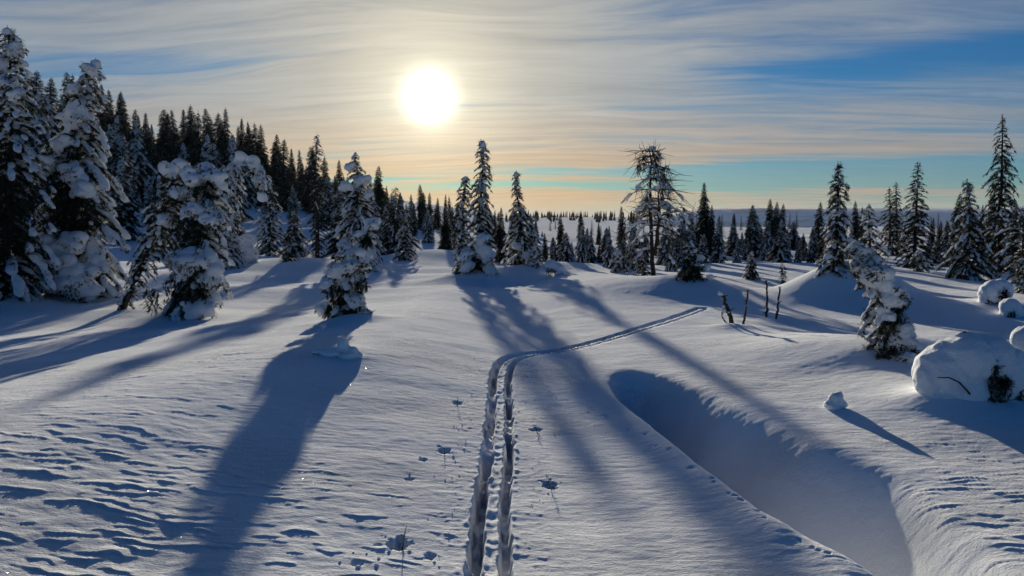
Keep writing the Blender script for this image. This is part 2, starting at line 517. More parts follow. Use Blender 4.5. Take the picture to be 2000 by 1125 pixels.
TRACK_PX = [(955, 1290), (955, 1125), (960, 1000), (972, 900), (977, 800), (978, 740), (985, 712), (1005, 697), (1040, 690), (1090, 686),
            (1150, 672), (1230, 650), (1300, 628), (1370, 604)]
def track_pts():
    p = np.array([at(*q)[:2] for q in TRACK_PX])
    k = np.concatenate([[0], np.cumsum(np.linalg.norm(np.diff(p, axis=0), axis=1))])
    s = np.linspace(0, k[-1], 260)
    q = np.stack([np.interp(s, k, p[:, 0]), np.interp(s, k, p[:, 1])], 1)
    for _ in range(14): q[1:-1] = 0.25 * q[:-2] + 0.5 * q[1:-1] + 0.25 * q[2:]
    return q
TRACK = track_pts()
def track_coords(x, y):
    """signed offset from the track's middle and length along it"""
    d = np.full(x.shape, 9.0); s = np.zeros(x.shape)
    L = np.concatenate([[0], np.cumsum(np.linalg.norm(np.diff(TRACK, axis=0), axis=1))])
    best = np.full(x.shape, 1e9)
    for i in range(len(TRACK) - 1):
        a, b = TRACK[i], TRACK[i + 1]; e = b - a; l = np.hypot(*e)
        near = (np.abs(x - a[0]) < 0.8) & (np.abs(y - a[1]) < 0.8)
        k = np.nonzero(near)[0]
        if len(k) == 0: continue
        ax = x[k] - a[0]; ay = y[k] - a[1]
        t = np.clip((ax * e[0] + ay * e[1]) / l ** 2, 0, 1)
        dx = ax - e[0] * t; dy = ay - e[1] * t; dd = np.hypot(dx, dy)
        bt = dd < best[k]; kk = k[bt]
        best[kk] = dd[bt]
        d[kk] = (np.sign(e[0] * ay - e[1] * ax) * dd)[bt] * -1
        s[kk] = L[i] + (t * l)[bt]
    return d, s

HOLES = []        # x, y, radius, depth : little pits
SAS = []          # sastrugi patches: x, y, rx, ry, amplitude
for px, py, rx, ry, am in [(110, 1040, 1.1, .8, .022), (350, 1040, 0.9, .6, .019), (70, 930, 1.0, .7, .018), (200, 1110, .9, .4, .02), (560, 1060, .7, .45, .011),
                           (120, 770, 1.3, 1.0, .015), (330, 720, 1.2, .9, .013), (520, 690, 1.1, .8, .013), (240, 850, 1.0, .8, .004),
                           (700, 590, 1.6, 2.2, .010), (830, 590, 1.1, 2.2, .010), (900, 560, 1.0, 2.0, .009), (1900, 1030, .55, .6, .013), (1960, 960, .5, .5, .012),
                           (1780, 1080, .35, .3, .009), (1640, 650, 1.1, 1.4, .018), (1850, 870, .5, .4, .006), (480, 640, 1.0, 1.0, .012),
                           (1100, 760, .5, .8, .008), (1150, 590, 1.5, 2.5, .012), (1700, 1000, .2, .2, .004)]:
    c = at(px, py); SAS.append((c.x, c.y, rx, ry, am))

def fine_h(x, y):
    """everything smaller than the lie of the land; flat arrays"""
    r = np.hypot(x, y)
    z = hollow(x, y)
    for mx, my, mh, mr in MOUNDS:
        d2 = (x - mx) ** 2 + (y - my) ** 2
        k = d2 < (3 * mr) ** 2
        z[k] += mh * np.exp(-d2[k] / (mr * mr))
    near = r < 40
    X = x[near]; Y = y[near]; R = r[near]; h = np.zeros(len(X))
    fade = 1 - sst(22, 40, R)
    # soft wind texture
    h += (0.010 * fbm(X / 0.9, Y / 0.55, 31, 3) + 0.0022 * fbm(X / 0.13, Y / 0.05, 35, 3)) * fade
    # sastrugi: short scarps facing the camera, tilting back away from it
    amp = np.full(len(X), 0.0006)
    for sx, sy, rx, ry, am in SAS:
        amp += am * np.exp(-((X - sx) / rx) ** 2 - ((Y - sy) / ry) ** 2)
    amp = np.minimum(amp, 0.022)
    sc = 1 + 0.06 * np.maximum(R - 6, 0)
    ph = Y / 0.056 + 0.8 * X + 2.0 * vnoise(X / 0.75, Y / 0.50, 41) + 0.9 * vnoise(X / 0.22, Y / 0.16, 43) + .35 * vnoise(X / 0.07, Y / 0.06, 44)
    cell = np.floor(ph); fr = ph - cell
    prof = np.where(fr < 0.07, fr / 0.07, (1 - (fr - 0.07) / 0.93) ** 1.3)
    gate = np.clip(0.08 + 2.0 * vnoise(X / 0.26 + cell * 3.7, cell * 0.77, 47) + 0.6 * vnoise(X / 0.07, cell * 0.9, 48), 0, 1)
    h += amp * sc * prof * gate * 0.38
    # broken rim on the hollow's far wall
    # ski track
    bx = (X > -1.5) & (X < 4.6) & (Y < 16)
    if bx.any():
        xx = X[bx]; yy = Y[bx]
        d, s = track_coords(xx, yy)
        wob = 0.014 * vnoise(s * 4.0, xx * 0 + 2, 51) + 0.006 * vnoise(s * 15, d * 20, 52)
        q = d + wob
        deepf = 1 - sst(7.0, 11.5, s)
        for c, wd, sd in ((-0.068, 0.031, 53), (0.068, 0.025, 57)):
            w_ = wd + 0.016 * vnoise(s * 2.6, np.sign(q - c) * 3, sd) + 0.014 * vnoise(s * 9, np.sign(q - c), sd + 1)
            prof = 1 - sst(w_ - 0.008, w_ + 0.010, np.abs(q - c))
            blk = _hash(np.floor(s * 4.2 + 1.2 * vnoise(s * 5, q * 14, sd)), np.full_like(s, sd), np.zeros_like(s)) ** 1.3 + 0.35 * _hash(np.floor(s * 11 + vnoise(s * 9, q * 20, sd + 8)), np.full_like(s, sd), np.ones_like(s))
            dep = 0.030 + 0.135 * blk * (0.35 + 0.65 * deepf) + 0.012 * vnoise(s * 22, q * 22, sd + 3)
            dep = dep * (0.22 + 0.78 * deepf)
            h[bx] -= prof * dep
            h[bx] += 0.014 * 0.5 * np.exp(-((np.abs(q - c) - w_ - 0.02) / 0.018) ** 2) * np.clip(0.1 + 1.6 * vnoise(s * 13, q * 16, sd + 5), 0, 1.4)
        h[bx] += 0.010 * vnoise(s * 12, q * 16, 61) * np.exp(-(q / 0.06) ** 2) - 0.012 * np.exp(-(q / 0.045) ** 2)
        h[bx] += 0.005 * np.clip(fbm(xx / 0.07, yy / 0.06, 63, 3), 0, 1) * np.exp(-((np.abs(q) - 0.2) / 0.10) ** 2)
    for hx, hy, hr, hd in HOLES:
        d2 = (X - hx) ** 2 + (Y - hy) ** 2
        k = d2 < (3 * hr) ** 2
        dd = np.sqrt(d2[k]) / hr * (1 + 0.9 * vnoise(X[k] / 0.05, Y[k] / 0.05, 71) + .5 * vnoise(X[k] / 0.02, Y[k] / 0.02, 72))
        h[k] += -hd * (1 - sst(0.25, 1.05, dd)) 
    # crumbled snow on the hollow's wall and around the buried shrub
    g = np.clip(-hollow(X, Y) / 0.3, 0, 1)
    h += 0.009 * fbm(X / 0.22, Y / 0.22, 77, 4) * g * (1 - g) * 4
    z[near] += h
    return z

def full_h(x, y):
    x = np.asarray(x, float); y = np.asarray(y, float)
    s = x.shape
    return (base_h(x, y).ravel() + fine_h(x.ravel().copy(), y.ravel().copy())).reshape(s)

def build_ground():
    fine = np.radians(np.arange(-41, 41.01, 0.078))
    rest = np.radians(np.concatenate([np.arange(-180, -41, 2.0)]))
    rest2 = np.radians(np.arange(42.0, 180.0, 2.0))
    az = np.concatenate([rest, fine, rest2])
    dep = np.radians(np.concatenate([np.arange(31, 6, -0.048), np.arange(6, 1.0, -0.025)]))
    rr = CAM_H / np.tan(dep)
    rr = np.concatenate([[0.25, 0.8, 1.4, 2.0, 2.4], rr, np.geomspace(rr[-1] * 1.03, 6500, 110)])
    rr = np.unique(rr)
    A, R = np.meshgrid(az, rr)
    x = R * np.sin(A); y = R * np.cos(A)
    z = full_h(x, y)
    n, m = x.shape
    v = np.stack([x, y, z], -1).reshape(-1, 3)
    i = np.arange(n - 1)[:, None] * m; j = np.arange(m)[None]; k = (j + 1) % m
    f = np.stack([i + j, i + k, i + m + k, i + m + j], -1).reshape(-1, 4)
    me = mesh_np('ground', v, f, M_GROUND, True)
    c = len(v)
    o = link('ground', me)
    tag(o, kind='structure')
    print('ground', len(v))

# ------------------------------------------------------------------ trees
def grow(spines, seed, snow=0.6, droop=0.7, k=9, dens=1.0, voxel=0.035, lump=1.0, dark=(), pillows=(), core=0.0, bare=0.0, twig=1.0, up_top=0.25, rough=0.24, tuft=0.11, sz=1.0):
    """spines: lists of (point, half width) from base to tip, metres, relative to the tree's base.
    returns trunk, foliage, snow meshes"""
    rng = np.random.default_rng(seed)
    wood = Acc(); pos = []; dr = []; ln = []; bc = []; bd = []; br = []
    for sp in spines:
        P = np.array([q[0] for q in sp], float); W = np.array([q[1] for q in sp], float)
        seg = np.linalg.norm(np.diff(P, axis=0), axis=1); K = np.concatenate([[0], np.cumsum(seg)]); H = K[-1]
        def at_s(s): return np.array([np.interp(s, K, P[:, c]) for c in range(3)])
        ns = 14; ss = np.linspace(0, H, ns)
        wp = np.array([at_s(s) for s in ss])
        wp[:, :2] += rng.normal(0, 0.006 * H / 4, (ns, 2))
        r0 = 0.016 * H + 0.02
        wood.tube(wp, r0 * (1 - 0.93 * ss / H), 7)
        nb = int(dens * (26 + 22 * H))
        for i in range(nb):
            t = 0.02 + 0.97 * ((i + rng.uniform(0, 1)) / nb) ** 0.92
            s = t * H; c = at_s(s); hw = np.interp(s, K, W)
            L = hw * rng.uniform(0.62, 1.12) * (1.12 if rng.random() < 0.12 else 1)
            if L < 0.03: L = 0.03 + 0.3 * hw
            a = i * 2.39996 + rng.uniform(-.4, .4)
            o = np.array([math.cos(a), math.sin(a), 0])
            up0 = up_top * max(0, (t - 0.55) / 0.45) * 2.0 + 0.12
            b = droop * rng.uniform(0.7, 1.3)
            q = np.linspace(0, 1, 6)
            cur = c + o * (L * q)[:, None] * np.array([1, 1, 0]) + np.array([0, 0, 1]) * (L * (up0 * q - b * q * q))[:, None]
            wood.tube(cur, np.linspace(0.008 + 0.010 * L, 0.003, 6), 3, False)
            def cpt(x): return np.array([np.interp(x, q, cur[:, c2]) for c2 in range(3)])
            tang = np.gradient(cur, axis=0); tang /= np.linalg.norm(tang, axis=1)[:, None]
            side = np.array([-o[1], o[0], 0])
            m = max(5, int((6 + L / sz * 22) * dens))
            if rng.random() > bare:
                for x in np.concatenate([rng.uniform(0.10, 0.98, m), [1.0, 0.93]]):
                    tg = tang[min(5, int(x * 5))]
                    sd = rng.choice((-1, 1)) * rng.uniform(0.2, 1.1) * (0 if x == 1.0 else 1)
                    dv = tg * 0.8 + side * sd + np.array([0, 0, -rng.uniform(0.05, 0.75)])
                    pos.append(cpt(min(x, 1.0))); dr.append(dv)
                    ln.append(twig * (0.07 * sz + 0.26 * L * (1.1 - x) + 0.05 * L) * rng.uniform(0.75, 1.3))
            if snow > 0:
                nbk = max(2, int(L / (0.065 * lump * sz)))
                for x in np.linspace(0.22, 1.02, nbk):
                    if rng.random() > 0.35 + snow * 0.62: continue
                    p = cpt(min(x, 1.0))
                    r = lump * sz * (0.020 + 0.062 * (L / sz) ** 0.7 * snow) * rng.uniform(0.65, 1.2)
                    bc.append(p + np.array([0, 0, r * 0.45]) + side * rng.normal(0, 0.35 * r))
                    bd.append(tang[min(5, int(min(x, 1) * 5))]); br.append((r * 2.0, r * 1.25, r * 0.68))
                    if x > 0.9 and snow > 0.5:
                        bc.append(p + np.array([0, 0, -r * 0.2])); bd.append(np.array([0, 0, 1.0])); br.append((r * 1.0, r * .9, r * .9))
        # leader
        pos.append(P[-1] - np.array([0, 0, 0.05])); dr.append(np.array([0, 0, 1.0])); ln.append(0.16 * max(0.6, H / 6))
        if snow > 0.55:
            e = W[-1]
            bc.append(P[-1] - np.array([0, 0, e * .5])); bd.append(np.array([1.0, 0, 0])); br.append((e, e, e))
        if core > 0:
            for s in np.linspace(0.02 * H, 0.97 * H, int(10 + 9 * H)):
                hw = np.interp(s, K, W); c = at_s(s)
                for _ in range(3):
                    r = hw * core * rng.uniform(0.45, 0.8); a = rng.uniform(0, 6.28); e = hw * core * rng.uniform(0.2, 0.75)
                    bc.append(c + np.array([math.cos(a) * e, math.sin(a) * e, rng.normal(0, .2 * r)])); bd.append(np.array([rng.normal(), rng.normal(), .3])); br.append((r * 1.15, r, r * 0.85))
    bc = np.array(bc).reshape(-1, 3); bd = np.array(bd).reshape(-1, 3); br = np.array(br).reshape(-1, 3)
    for (c, r) in pillows:
        n = 9; r = np.array(r); c = np.array(c)
        off = rng.normal(0, 1, (n, 3)); off /= np.linalg.norm(off, axis=1)[:, None]; off *= rng.uniform(.25, .62, (n, 1))
        off[0] = 0
        bc = np.concatenate([bc, c + off * r]); bd = np.concatenate([bd, rng.normal(0, 1, (n, 3)) * np.array([1, .6, .4])])
        br = np.concatenate([br, r * rng.uniform(.34, .60, (n, 1)) * np.array([1.15, 1, .85])])
    # places where the needles show: no snow on the near side, more sprays instead
    ep = []; ed = []; el = []
    for (cx, cz, rx, rz, front) in dark:
        if len(bc):
            k_ = (((bc[:, 0] - cx) / rx) ** 2 + ((bc[:, 2] - cz) / rz) ** 2 < 0.95) & (bc[:, 1] < 0.2 * rx)
            bc = bc[~k_]; bd = bd[~k_]; br = br[~k_]
        nn = int(60 + 420 * rx * rz / 0.09 * 0.35 / sz ** 2)
        a = rng.uniform(0, 6.28, nn); e = np.sqrt(rng.uniform(0, 1, nn))
        ep.append(np.stack([cx + rx * e * np.cos(a), -front + rng.uniform(0.0, 0.7 * rx, nn), cz + rz * e * np.sin(a)], 1))
        ed.append(np.stack([rng.normal(0, .6, nn), rng.normal(-.5, .4, nn), rng.normal(-.5, .5, nn)], 1)); el.append(rng.uniform(0.07, 0.16, nn) * twig * sz)
    pos = np.concatenate([np.array(pos)] + ep); dr = np.concatenate([np.array(dr)] + ed); ln = np.concatenate([np.array(ln)] + el)
    v, f = sprays_mesh(pos, dr, ln, k)
    wv, wf = wood.get()
    tm = mesh_np('trunk', wv, wf, M_BARK, True)
    fm = mesh_np('foliage', v, f, M_NEEDLE)
    sm = None
    if len(bc):
        bv, bf = blobs_mesh(bc, bd, br)
        sm = snow_skin('snow_load', bv, bf, voxel, rough, seed)
        # needle tips that break through the snow
        n = len(sm.vertices)
        co = np.empty(n * 3, np.float32); sm.vertices.foreach_get('co', co); co = co.reshape(-1, 3).astype(float)
        nr = np.empty(n * 3, np.float32); sm.vertex_normals.foreach_get('vector', nr); nr = nr.reshape(-1, 3).astype(float)
        msk = (vnoise3(co / (0.16 * sz), seed + 3) + 0.5 * vnoise3(co / (0.06 * sz), seed + 4) + 0.25 * np.minimum(-nr[:, 2], .4)) > tuft
        idx = np.nonzero(msk & (rng.random(n) < (0.30 if k > 5 else 0.2)))[0]
        if len(idx):
            dv = nr[idx] * 0.7 + rng.normal(0, .55, (len(idx), 3)) + np.array([0, 0, -.25])
            v2, f2 = sprays_mesh(co[idx] - nr[idx] * 0.02, dv, rng.uniform(.05, .12, len(idx)) * twig * sz, k)
            f = np.concatenate([f, f2 + len(v)]); v = np.concatenate([v, v2])
            bpy.data.meshes.remove(fm); fm = mesh_np('foliage', v, f, M_NEEDLE)
    return tm, fm, sm

def plant(name, loc, meshes, label, cat='tree', group=None, rot=0.0, scale=1.0):
    t = thing(name, loc, label, cat, group)
    t.rotation_euler.z = rot
    t.scale = (scale, scale, scale) if not isinstance(scale, tuple) else scale
    for nm, me in zip(('trunk', 'foliage', 'snow_load'), meshes):
        if me is not None:
            o = link(nm, me, t)
            if nm == 'snow_load': o['kind'] = 'stuff'
    return t

NTRI = [0]
def farther(d, px): return (d * 1.3 if d < 40 else d + 12) if px < 960 else d * 1.04
def hero(base, spines_px, label, seed, mound=None, d=None, dark=(), pillows=(), name='spruce_tree', group=None, **kw):
    """base pixel gives the spot on the snow; the spine pixels give height, lean and width at that distance"""
    b = at(*base) if d is None else None
    if d is not None:
        d = farther(d, base[0]); q = on_plane(base[0], 400, d); b = Vector((q.x, q.y, float(base_h(q.x, q.y))))
    mpp = b.y / F
    sp = []
    for s in spines_px:
        l = []
        for i, (px, py, hw) in enumerate(s):
            p = on_plane(px, py, b.y) - b
            if i == 0: p.z = min(p.z, -0.08)
            l.append((tuple(p), hw * mpp * (0.86 if kw.get('snow', 0) > 0.65 else 1.0)))
        sp.append(l)
    dk = []
    for e in dark:
        px, py, r = e[:3]; rz = e[3] if len(e) > 3 else r
        p = on_plane(px, py, b.y) - b
        # how far the crown stands out toward the viewer here
        w = max((np.interp(-py, [-q[1] for q in s], [q[2] for q in s]) for s in spines_px)) * mpp
        dk.append((p.x, p.z, r * mpp, rz * mpp, 0.68 * w))
    pl = []
    for e in pillows:
        px, py, r = e[:3]; fr = e[3] if len(e) > 3 else 0.6; asp = e[4] if len(e) > 4 else 0.85
        p = on_plane(px, py, b.y) - b
        w = max((np.interp(-py, [-q[1] for q in s], [q[2] for q in s]) for s in spines_px)) * mpp
        pl.append(((p.x, -fr * w, p.z), (r * mpp, r * mpp * 0.9, r * mpp * asp)))
    if mound: MOUNDS.append((b.x, b.y, mound[0], mound[1]))
    kw.setdefault('voxel', max(0.009, 0.0015 * b.y)); kw.setdefault('sz', min(1.0, 0.35 + b.y / 22))
    me = grow(sp, seed, dark=dk, pillows=pl, **kw)
    NTRI[0] += sum(len(m.polygons) for m in me if m)
    return plant(name, b, me, label, 'tree', group)

# drifts and pits that belong to the lie of the snow
for px, py, h, r in [(150, 590, 0.22, 1.1), (10, 600, 0.25, 0.9), (370, 618, 0.07, 0.6), (690, 628, 0.10, 0.40), (930, 545, 0.25, 1.2), (1025, 535, 0.25, 1.2),
                     (1350, 573, 0.25, 1.0), (1632, 590, 0.55, 0.95), (1700, 585, 0.35, 0.8), (1745, 715, 0.08, 0.5), (1890, 790, 0.10, 0.7), (1830, 798, 0.05, 0.22), (1650, 690, 0.16, 0.9),
                     (1280, 548, 0.08, 1.6), (1180, 560, 0.10, 2.2), (1560, 545, 0.2, 2.4), (1940, 610, 0.2, 0.8), (560, 522, 0.3, 2.5), 
                     (860, 500, 0.3, 3.0), (655, 690, 0.05, 0.4), (1240, 560, .08, 1.2), (1520, 628, .06, .3), (1425, 640, .05, .25)]:
    c = at(px, py); MOUNDS.append((c.x, c.y, h, r))
for px, py, r, dp in [(776, 1062, 0.062, 0.085), (868, 882, 0.05, 0.05), (1072, 945, 0.05, 0.05), (893, 787, 0.05, 0.03), (1047, 840, 0.045, 0.03),
                      (800, 935, 0.02, 0.02), (828, 898, 0.03, 0.02), (840, 1085, .03, .03), (700, 1100, .03, .02)]:
    c = at(px, py); HOLES.append((c.x, c.y, r, dp))
# a small animal's trail along the lip of the hollow
_tr = np.array([(1025, 735), (1075, 765), (1140, 800), (1200, 826), (1262, 858), (1330, 905), (1400, 955), (1480, 1010), (1560, 1058), (1630, 1100)], float)
for q in np.sort(np.random.default_rng(3).uniform(0, 1, 34)):
    c = at(np.interp(q, np.linspace(0, 1, 10), _tr[:, 0]) + 5 * math.sin(q * 91), np.interp(q, np.linspace(0, 1, 10), _tr[:, 1]) + 4 * math.sin(q * 57)); HOLES.append((c.x, c.y, 0.020, 0.007))
build_ground()

# ------------------------------------------------------------------ the trees standing in the open
hero((15, 600), [[(5, 600, 105), (12, 480, 98), (20, 350, 78), (24, 230, 58), (20, 140, 42), (22, 85, 30), (15, 58, 12)]],
     'tall snow-loaded spruce rising beside the leaning-topped snowy spruce at the forest edge', 11, snow=0.72, droop=0.8, lump=1.15, dens=1.15,
     pillows=[(40, 100, 20), (30, 165, 22), (52, 190, 18), (15, 130, 18), (10, 520, 30), (0, 560, 40, .9)], dark=[(30, 420, 60, 80), (10, 300, 35, 30)])
hero((140, 592), [[(140, 592, 112), (135, 500, 106), (145, 420, 98), (150, 330, 86), (155, 260, 60), (163, 205, 40), (178, 150, 28), (187, 120, 12)]],
     'heavy snow-loaded spruce with leaning top and huge snow bulges round its foot', 12, snow=0.78, droop=0.85, lump=1.2, dens=1.15,
     pillows=[(165, 500, 48, .8), (195, 530, 42, .8), (140, 480, 40, .8), (65, 500, 38, .5), (90, 520, 34, .6), (185, 470, 34, .7), (205, 560, 34, .7), (175, 550, 40, .9),
              (165, 235, 26), (155, 180, 18), (180, 140, 20), (165, 215, 24), (120, 330, 30), (170, 345, 30), (195, 370, 26), (150, 290, 26), (60, 560, 30, .5)],
     dark=[(115, 525, 20, 40), (130, 385, 45, 40), (190, 410, 26, 30), (120, 295, 20, 18), (150, 440, 60, 18), (170, 300, 16, 12)])
hero((370, 618), [[(365, 618, 72), (380, 545, 74), (390, 480, 62), (400, 410, 60), (408, 355, 48), (402, 325, 24)]],
     'stooped snow-smothered spruce with a thick snow slab at its waist beside a slanting stem', 13, snow=0.78, droop=0.9, lump=1.15, dens=1.1, core=0.45,
     pillows=[(405, 510, 42, .8), (375, 505, 34, .8), (432, 515, 26, .6), (425, 540, 28, .6), (385, 350, 30, .6), (430, 350, 26, .5), (360, 375, 24, .5), (405, 600, 34, .7), (425, 590, 22, .6),
              (425, 430, 30, .6), (400, 410, 26, .7), (335, 430, 20, .5)],
     dark=[(412, 372, 26, 24), (365, 455, 34, 36), (395, 450, 25, 30), (365, 565, 30, 28), (410, 575, 18, 20), (330, 395, 22, 22), (318, 580, 16, 24)])
hero((240, 604), [[(237, 606, 14), (262, 552, 20), (290, 490, 36), (318, 425, 42), (340, 370, 36), (352, 318, 20)]],
     'thin spruce stem slanting toward the stooped snowy spruce, crusted with snow', 14, snow=0.62, droop=0.8, lump=0.9, dens=1.0,
     pillows=[(340, 335, 22, .6), (320, 400, 20, .5)])
hero((455, 505), [[(452, 505, 26), (447, 440, 26), (448, 380, 28), (452, 335, 30), (470, 312, 28), (495, 318, 26), (508, 345, 22), (512, 380, 12)]],
     'snow-caked spruce whose top arches over like a hook', 15, d=19.5, snow=0.75, droop=0.9, lump=1.1, dens=1.3, core=0.35,
     pillows=[(470, 310, 18, .5), (495, 318, 18, .5), (508, 350, 14, .5)])
hero((475, 498), [[(475, 505, 34), (476, 480, 30), (478, 462, 12)]],
     'low shrub buried in a rounded snow hummock beneath the hook-topped spruce', 16, d=20.5, snow=0.8, droop=0.9, lump=1.3, core=0.75, name='buried_shrub')
hero((675, 626), [[(675, 628, 40), (676, 575, 40), (688, 520, 34), (703, 480, 24), (722, 447, 18), (738, 428, 8)]],
     'small bowed spruce capped with snow, a fallen branch lying before its foot', 17, snow=0.78, droop=0.95, lump=1.1, dens=1.2, core=0.66,
     pillows=[(690, 512, 36, .5), (660, 525, 26, .5), (705, 495, 26, .5), (725, 440, 18, .4), (708, 462, 20, .4), (705, 590, 26, .6), (715, 610, 26, .5), (640, 600, 20, .6), (690, 580, 14, .8), (640, 560, 16, .6)],
     dark=[(662, 575, 18, 24), (690, 612, 14, 13), (648, 602, 11, 12), (717, 468, 10, 10), (712, 555, 13, 14)])
hero((735, 532), [[(742, 534, 10), (728, 500, 13), (716, 470, 12), (712, 455, 8)]],
     'snow-plastered leaning stem behind the small bowed spruce', 18, snow=0.75, droop=0.9, lump=0.8, core=0.7)
hero((700, 530), [[(700, 532, 56), (702, 460, 54), (698, 400, 46), (700, 360, 34), (697, 335, 20), (694, 315, 15), (694, 299, 5)]],
     'snowy spruce with a ball of snow under its tip at the forest edge', 19, d=21.0, snow=0.66, droop=0.75, lump=1.0, dens=1.2,
     pillows=[(686, 327, 14, .5), (712, 355, 18, .5), (675, 365, 16, .4), (720, 380, 14, .4), (680, 480, 22, .6), (690, 500, 22, .7)])
hero((563, 525), [[(562, 526, 24), (566, 490, 18), (575, 453, 5)]],
     'knee-high young spruce standing alone in the shaded dip', 20, snow=0.5, droop=0.7, lump=0.9, dens=1.2)
hero((620, 503), [[(620, 505, 20), (620, 430, 22), (617, 370, 22), (616, 320, 20), (619, 290, 12), (619, 262, 2)]],
     'slim dark spruce taller than its neighbours in front of the wooded slope', 21, d=24.0, snow=0.42, droop=0.6, dens=1.1)
hero((525, 480), [[(525, 482, 34), (527, 430, 28), (528, 370, 14), (528, 345, 3)]],
     'pale frosted young spruce between the hook-topped spruce and the slim dark spruce', 22, d=27.0, snow=0.62, droop=0.7)
hero((930, 546), [[(935, 548, 44), (937, 480, 42), (938, 420, 32), (940, 370, 25), (944, 330, 18), (943, 300, 17), (941, 278, 9)],
                  [(903, 546, 28), (902, 470, 24), (904, 410, 22), (907, 375, 17), (910, 346, 7)]],
     'twin-topped snow-laden spruce standing in the open beyond the bend of the ski track', 23, snow=0.70, droop=0.75, lump=0.95, dens=1.2,
     pillows=[(944, 470, 19, .7), (948, 490, 22, .7), (915, 495, 20, .7), (912, 515, 24, .8), (960, 525, 20, .6), (900, 530, 18, .6), (955, 505, 18, .7)],
     dark=[(900, 525, 10, 10), (930, 510, 9, 16)])
hero((1022, 534), [[(1022, 536, 46), (1020, 475, 38), (1017, 425, 27), (1012, 395, 13), (1009, 365, 9), (1008, 337, 5)]],
     'narrow-tipped snowy spruce next to the twin-topped spruce', 24, snow=0.6, droop=0.75, dens=1.2, pillows=[(1030, 500, 20, .7), (1010, 480, 14, .6), (1040, 520, 18, .6)], dark=[(1005, 520, 18, 12)])
hero((1052, 534), [[(1052, 536, 22), (1048, 500, 20), (1044, 465, 12), (1042, 440, 3)]],
     'waist-high snow-plastered spruce leaning on the narrow-tipped spruce', 25, snow=0.75, droop=0.8, core=0.4)
hero((1350, 575), [[(1346, 578, 42), (1350, 535, 32), (1349, 500, 19), (1347, 470, 6)]],
     'dark conical young spruce with a snow cape, near the bare pine', 26, snow=0.34, droop=0.75, dens=1.5,
     pillows=[(1350, 490, 12, .2), (1365, 505, 12, 0), (1378, 525, 13, -.3), (1388, 545, 12, -.4), (1353, 520, 9, .7), (1348, 478, 9, .1)], dark=[(1345, 545, 32, 28)])
hero((1632, 592), [[(1630, 596, 42), (1630, 530, 42), (1633, 450, 32), (1637, 385, 21), (1637, 345, 12), (1637, 318, 2)]],
     'shapely spruce with snow-lined boughs on a steep snow cone', 27, snow=0.46, droop=0.75, dens=1.25,
     pillows=[(1655, 470, 12, .4), (1615, 460, 10, .4), (1635, 415, 9, .5), (1640, 540, 10, .6), (1610, 500, 10, .4)])
hero((1700, 590), [[(1700, 592, 34), (1700, 520, 32), (1699, 460, 24), (1697, 425, 13), (1697, 400, 3)]],
     'snow-striped young spruce directly behind the crooked snow-cloaked spruce', 28, d=15.0, snow=0.58, droop=0.65)
hero((1790, 535), [[(1785, 540, 46), (1787, 460, 38), (1790, 400, 25), (1792, 355, 14), (1792, 318, 2)]],
     'dark spruce with spreading boughs over a bare sheltered foot', 29, d=21.0, snow=0.34, droop=0.55, dens=1.2, up_top=0.35, dark=[(1775, 525, 24, 14)])
hero((1745, 520), [[(1738, 525, 28), (1738, 450, 24), (1738, 400, 13), (1737, 366, 2)], [(1752, 525, 24), (1751, 440, 20), (1750, 390, 12), (1750, 356, 2)]],
     'pair-tipped dark spruce beside the dark spreading spruce', 30, d=27.0, snow=0.36, droop=0.6)
hero((1955, 560), [[(1955, 565, 62), (1952, 470, 48), (1953, 400, 40), (1957, 340, 33), (1957, 290, 22), (1958, 255, 11), (1958, 226, 2)]],
     'tallest dark spruce with open drooping boughs, towering behind the broad dense spruce', 31, d=19.0, snow=0.30, droop=0.85, dens=1.05)
hero((1890, 586), [[(1888, 588, 60), (1890, 510, 52), (1892, 450, 36), (1893, 400, 20), (1891, 375, 9), (1889, 352, 6)]],
     'broad dense spruce with stubby crooked tip in front of the tallest spruce', 32, d=16.5, snow=0.46, droop=0.8, dens=1.25)
hero((1990, 600), [[(1998, 600, 50), (1998, 520, 50), (1998, 440, 36), (1998, 405, 10)]],
     'blunt shadowed spruce behind the two snow stumps', 33, d=16.0, snow=0.45, droop=0.7)
hero((1997, 600), [[(2000, 602, 22), (1998, 550, 16), (1995, 505, 4)]],
     'little snowy spruce peeking out beside the two snow stumps', 34, d=12.5, snow=0.6, droop=0.75)
hero((1792, 558), [[(1793, 562, 20), (1795, 530, 20), (1795, 500, 16), (1795, 490, 6)]],
     'frosted shrub at the foot of the dark spreading spruce', 35, d=18.0, snow=0.7, droop=0.8, name='frosted_shrub')
hero((1745, 718), [[(1746, 718, 62), (1744, 660, 56), (1734, 605, 46), (1718, 560, 44), (1704, 525, 38), (1690, 500, 27), (1672, 482, 16)]],
     'crooked snow-cloaked spruce with its head bent over, next to the snow dome', 36, snow=0.80, droop=0.95, lump=1.05, dens=1.3, core=0.62,
     pillows=[(1720, 560, 42, .4), (1705, 535, 38, .4), (1692, 508, 30, .3), (1672, 482, 22, .2), (1678, 520, 24, .2), (1738, 575, 34, .3), (1682, 495, 24, .2), (1735, 590, 28, .5), (1752, 640, 22, .6), (1745, 690, 20, .9), (1765, 665, 22, .5), (1775, 700, 20, .4), (1708, 600, 14, .6), (1725, 612, 14, .8)],
     dark=[(1722, 640, 20, 22), (1735, 610, 10, 20), (1712, 690, 18, 20), (1762, 690, 6, 16)])
hero((1468, 552), [[(1467, 554, 20), (1468, 525, 14), (1468, 492, 3)]],
     'knee-high spruce with a snow topknot in front of the far trees', 37, snow=0.5, droop=0.9, dens=1.3)
hero((1210, 535), [[(1208, 538, 22), (1208, 515, 20), (1207, 492, 8)]],
     'low snow-capped spruce beside the bare pine', 38, snow=0.65, droop=0.8, core=0.3)
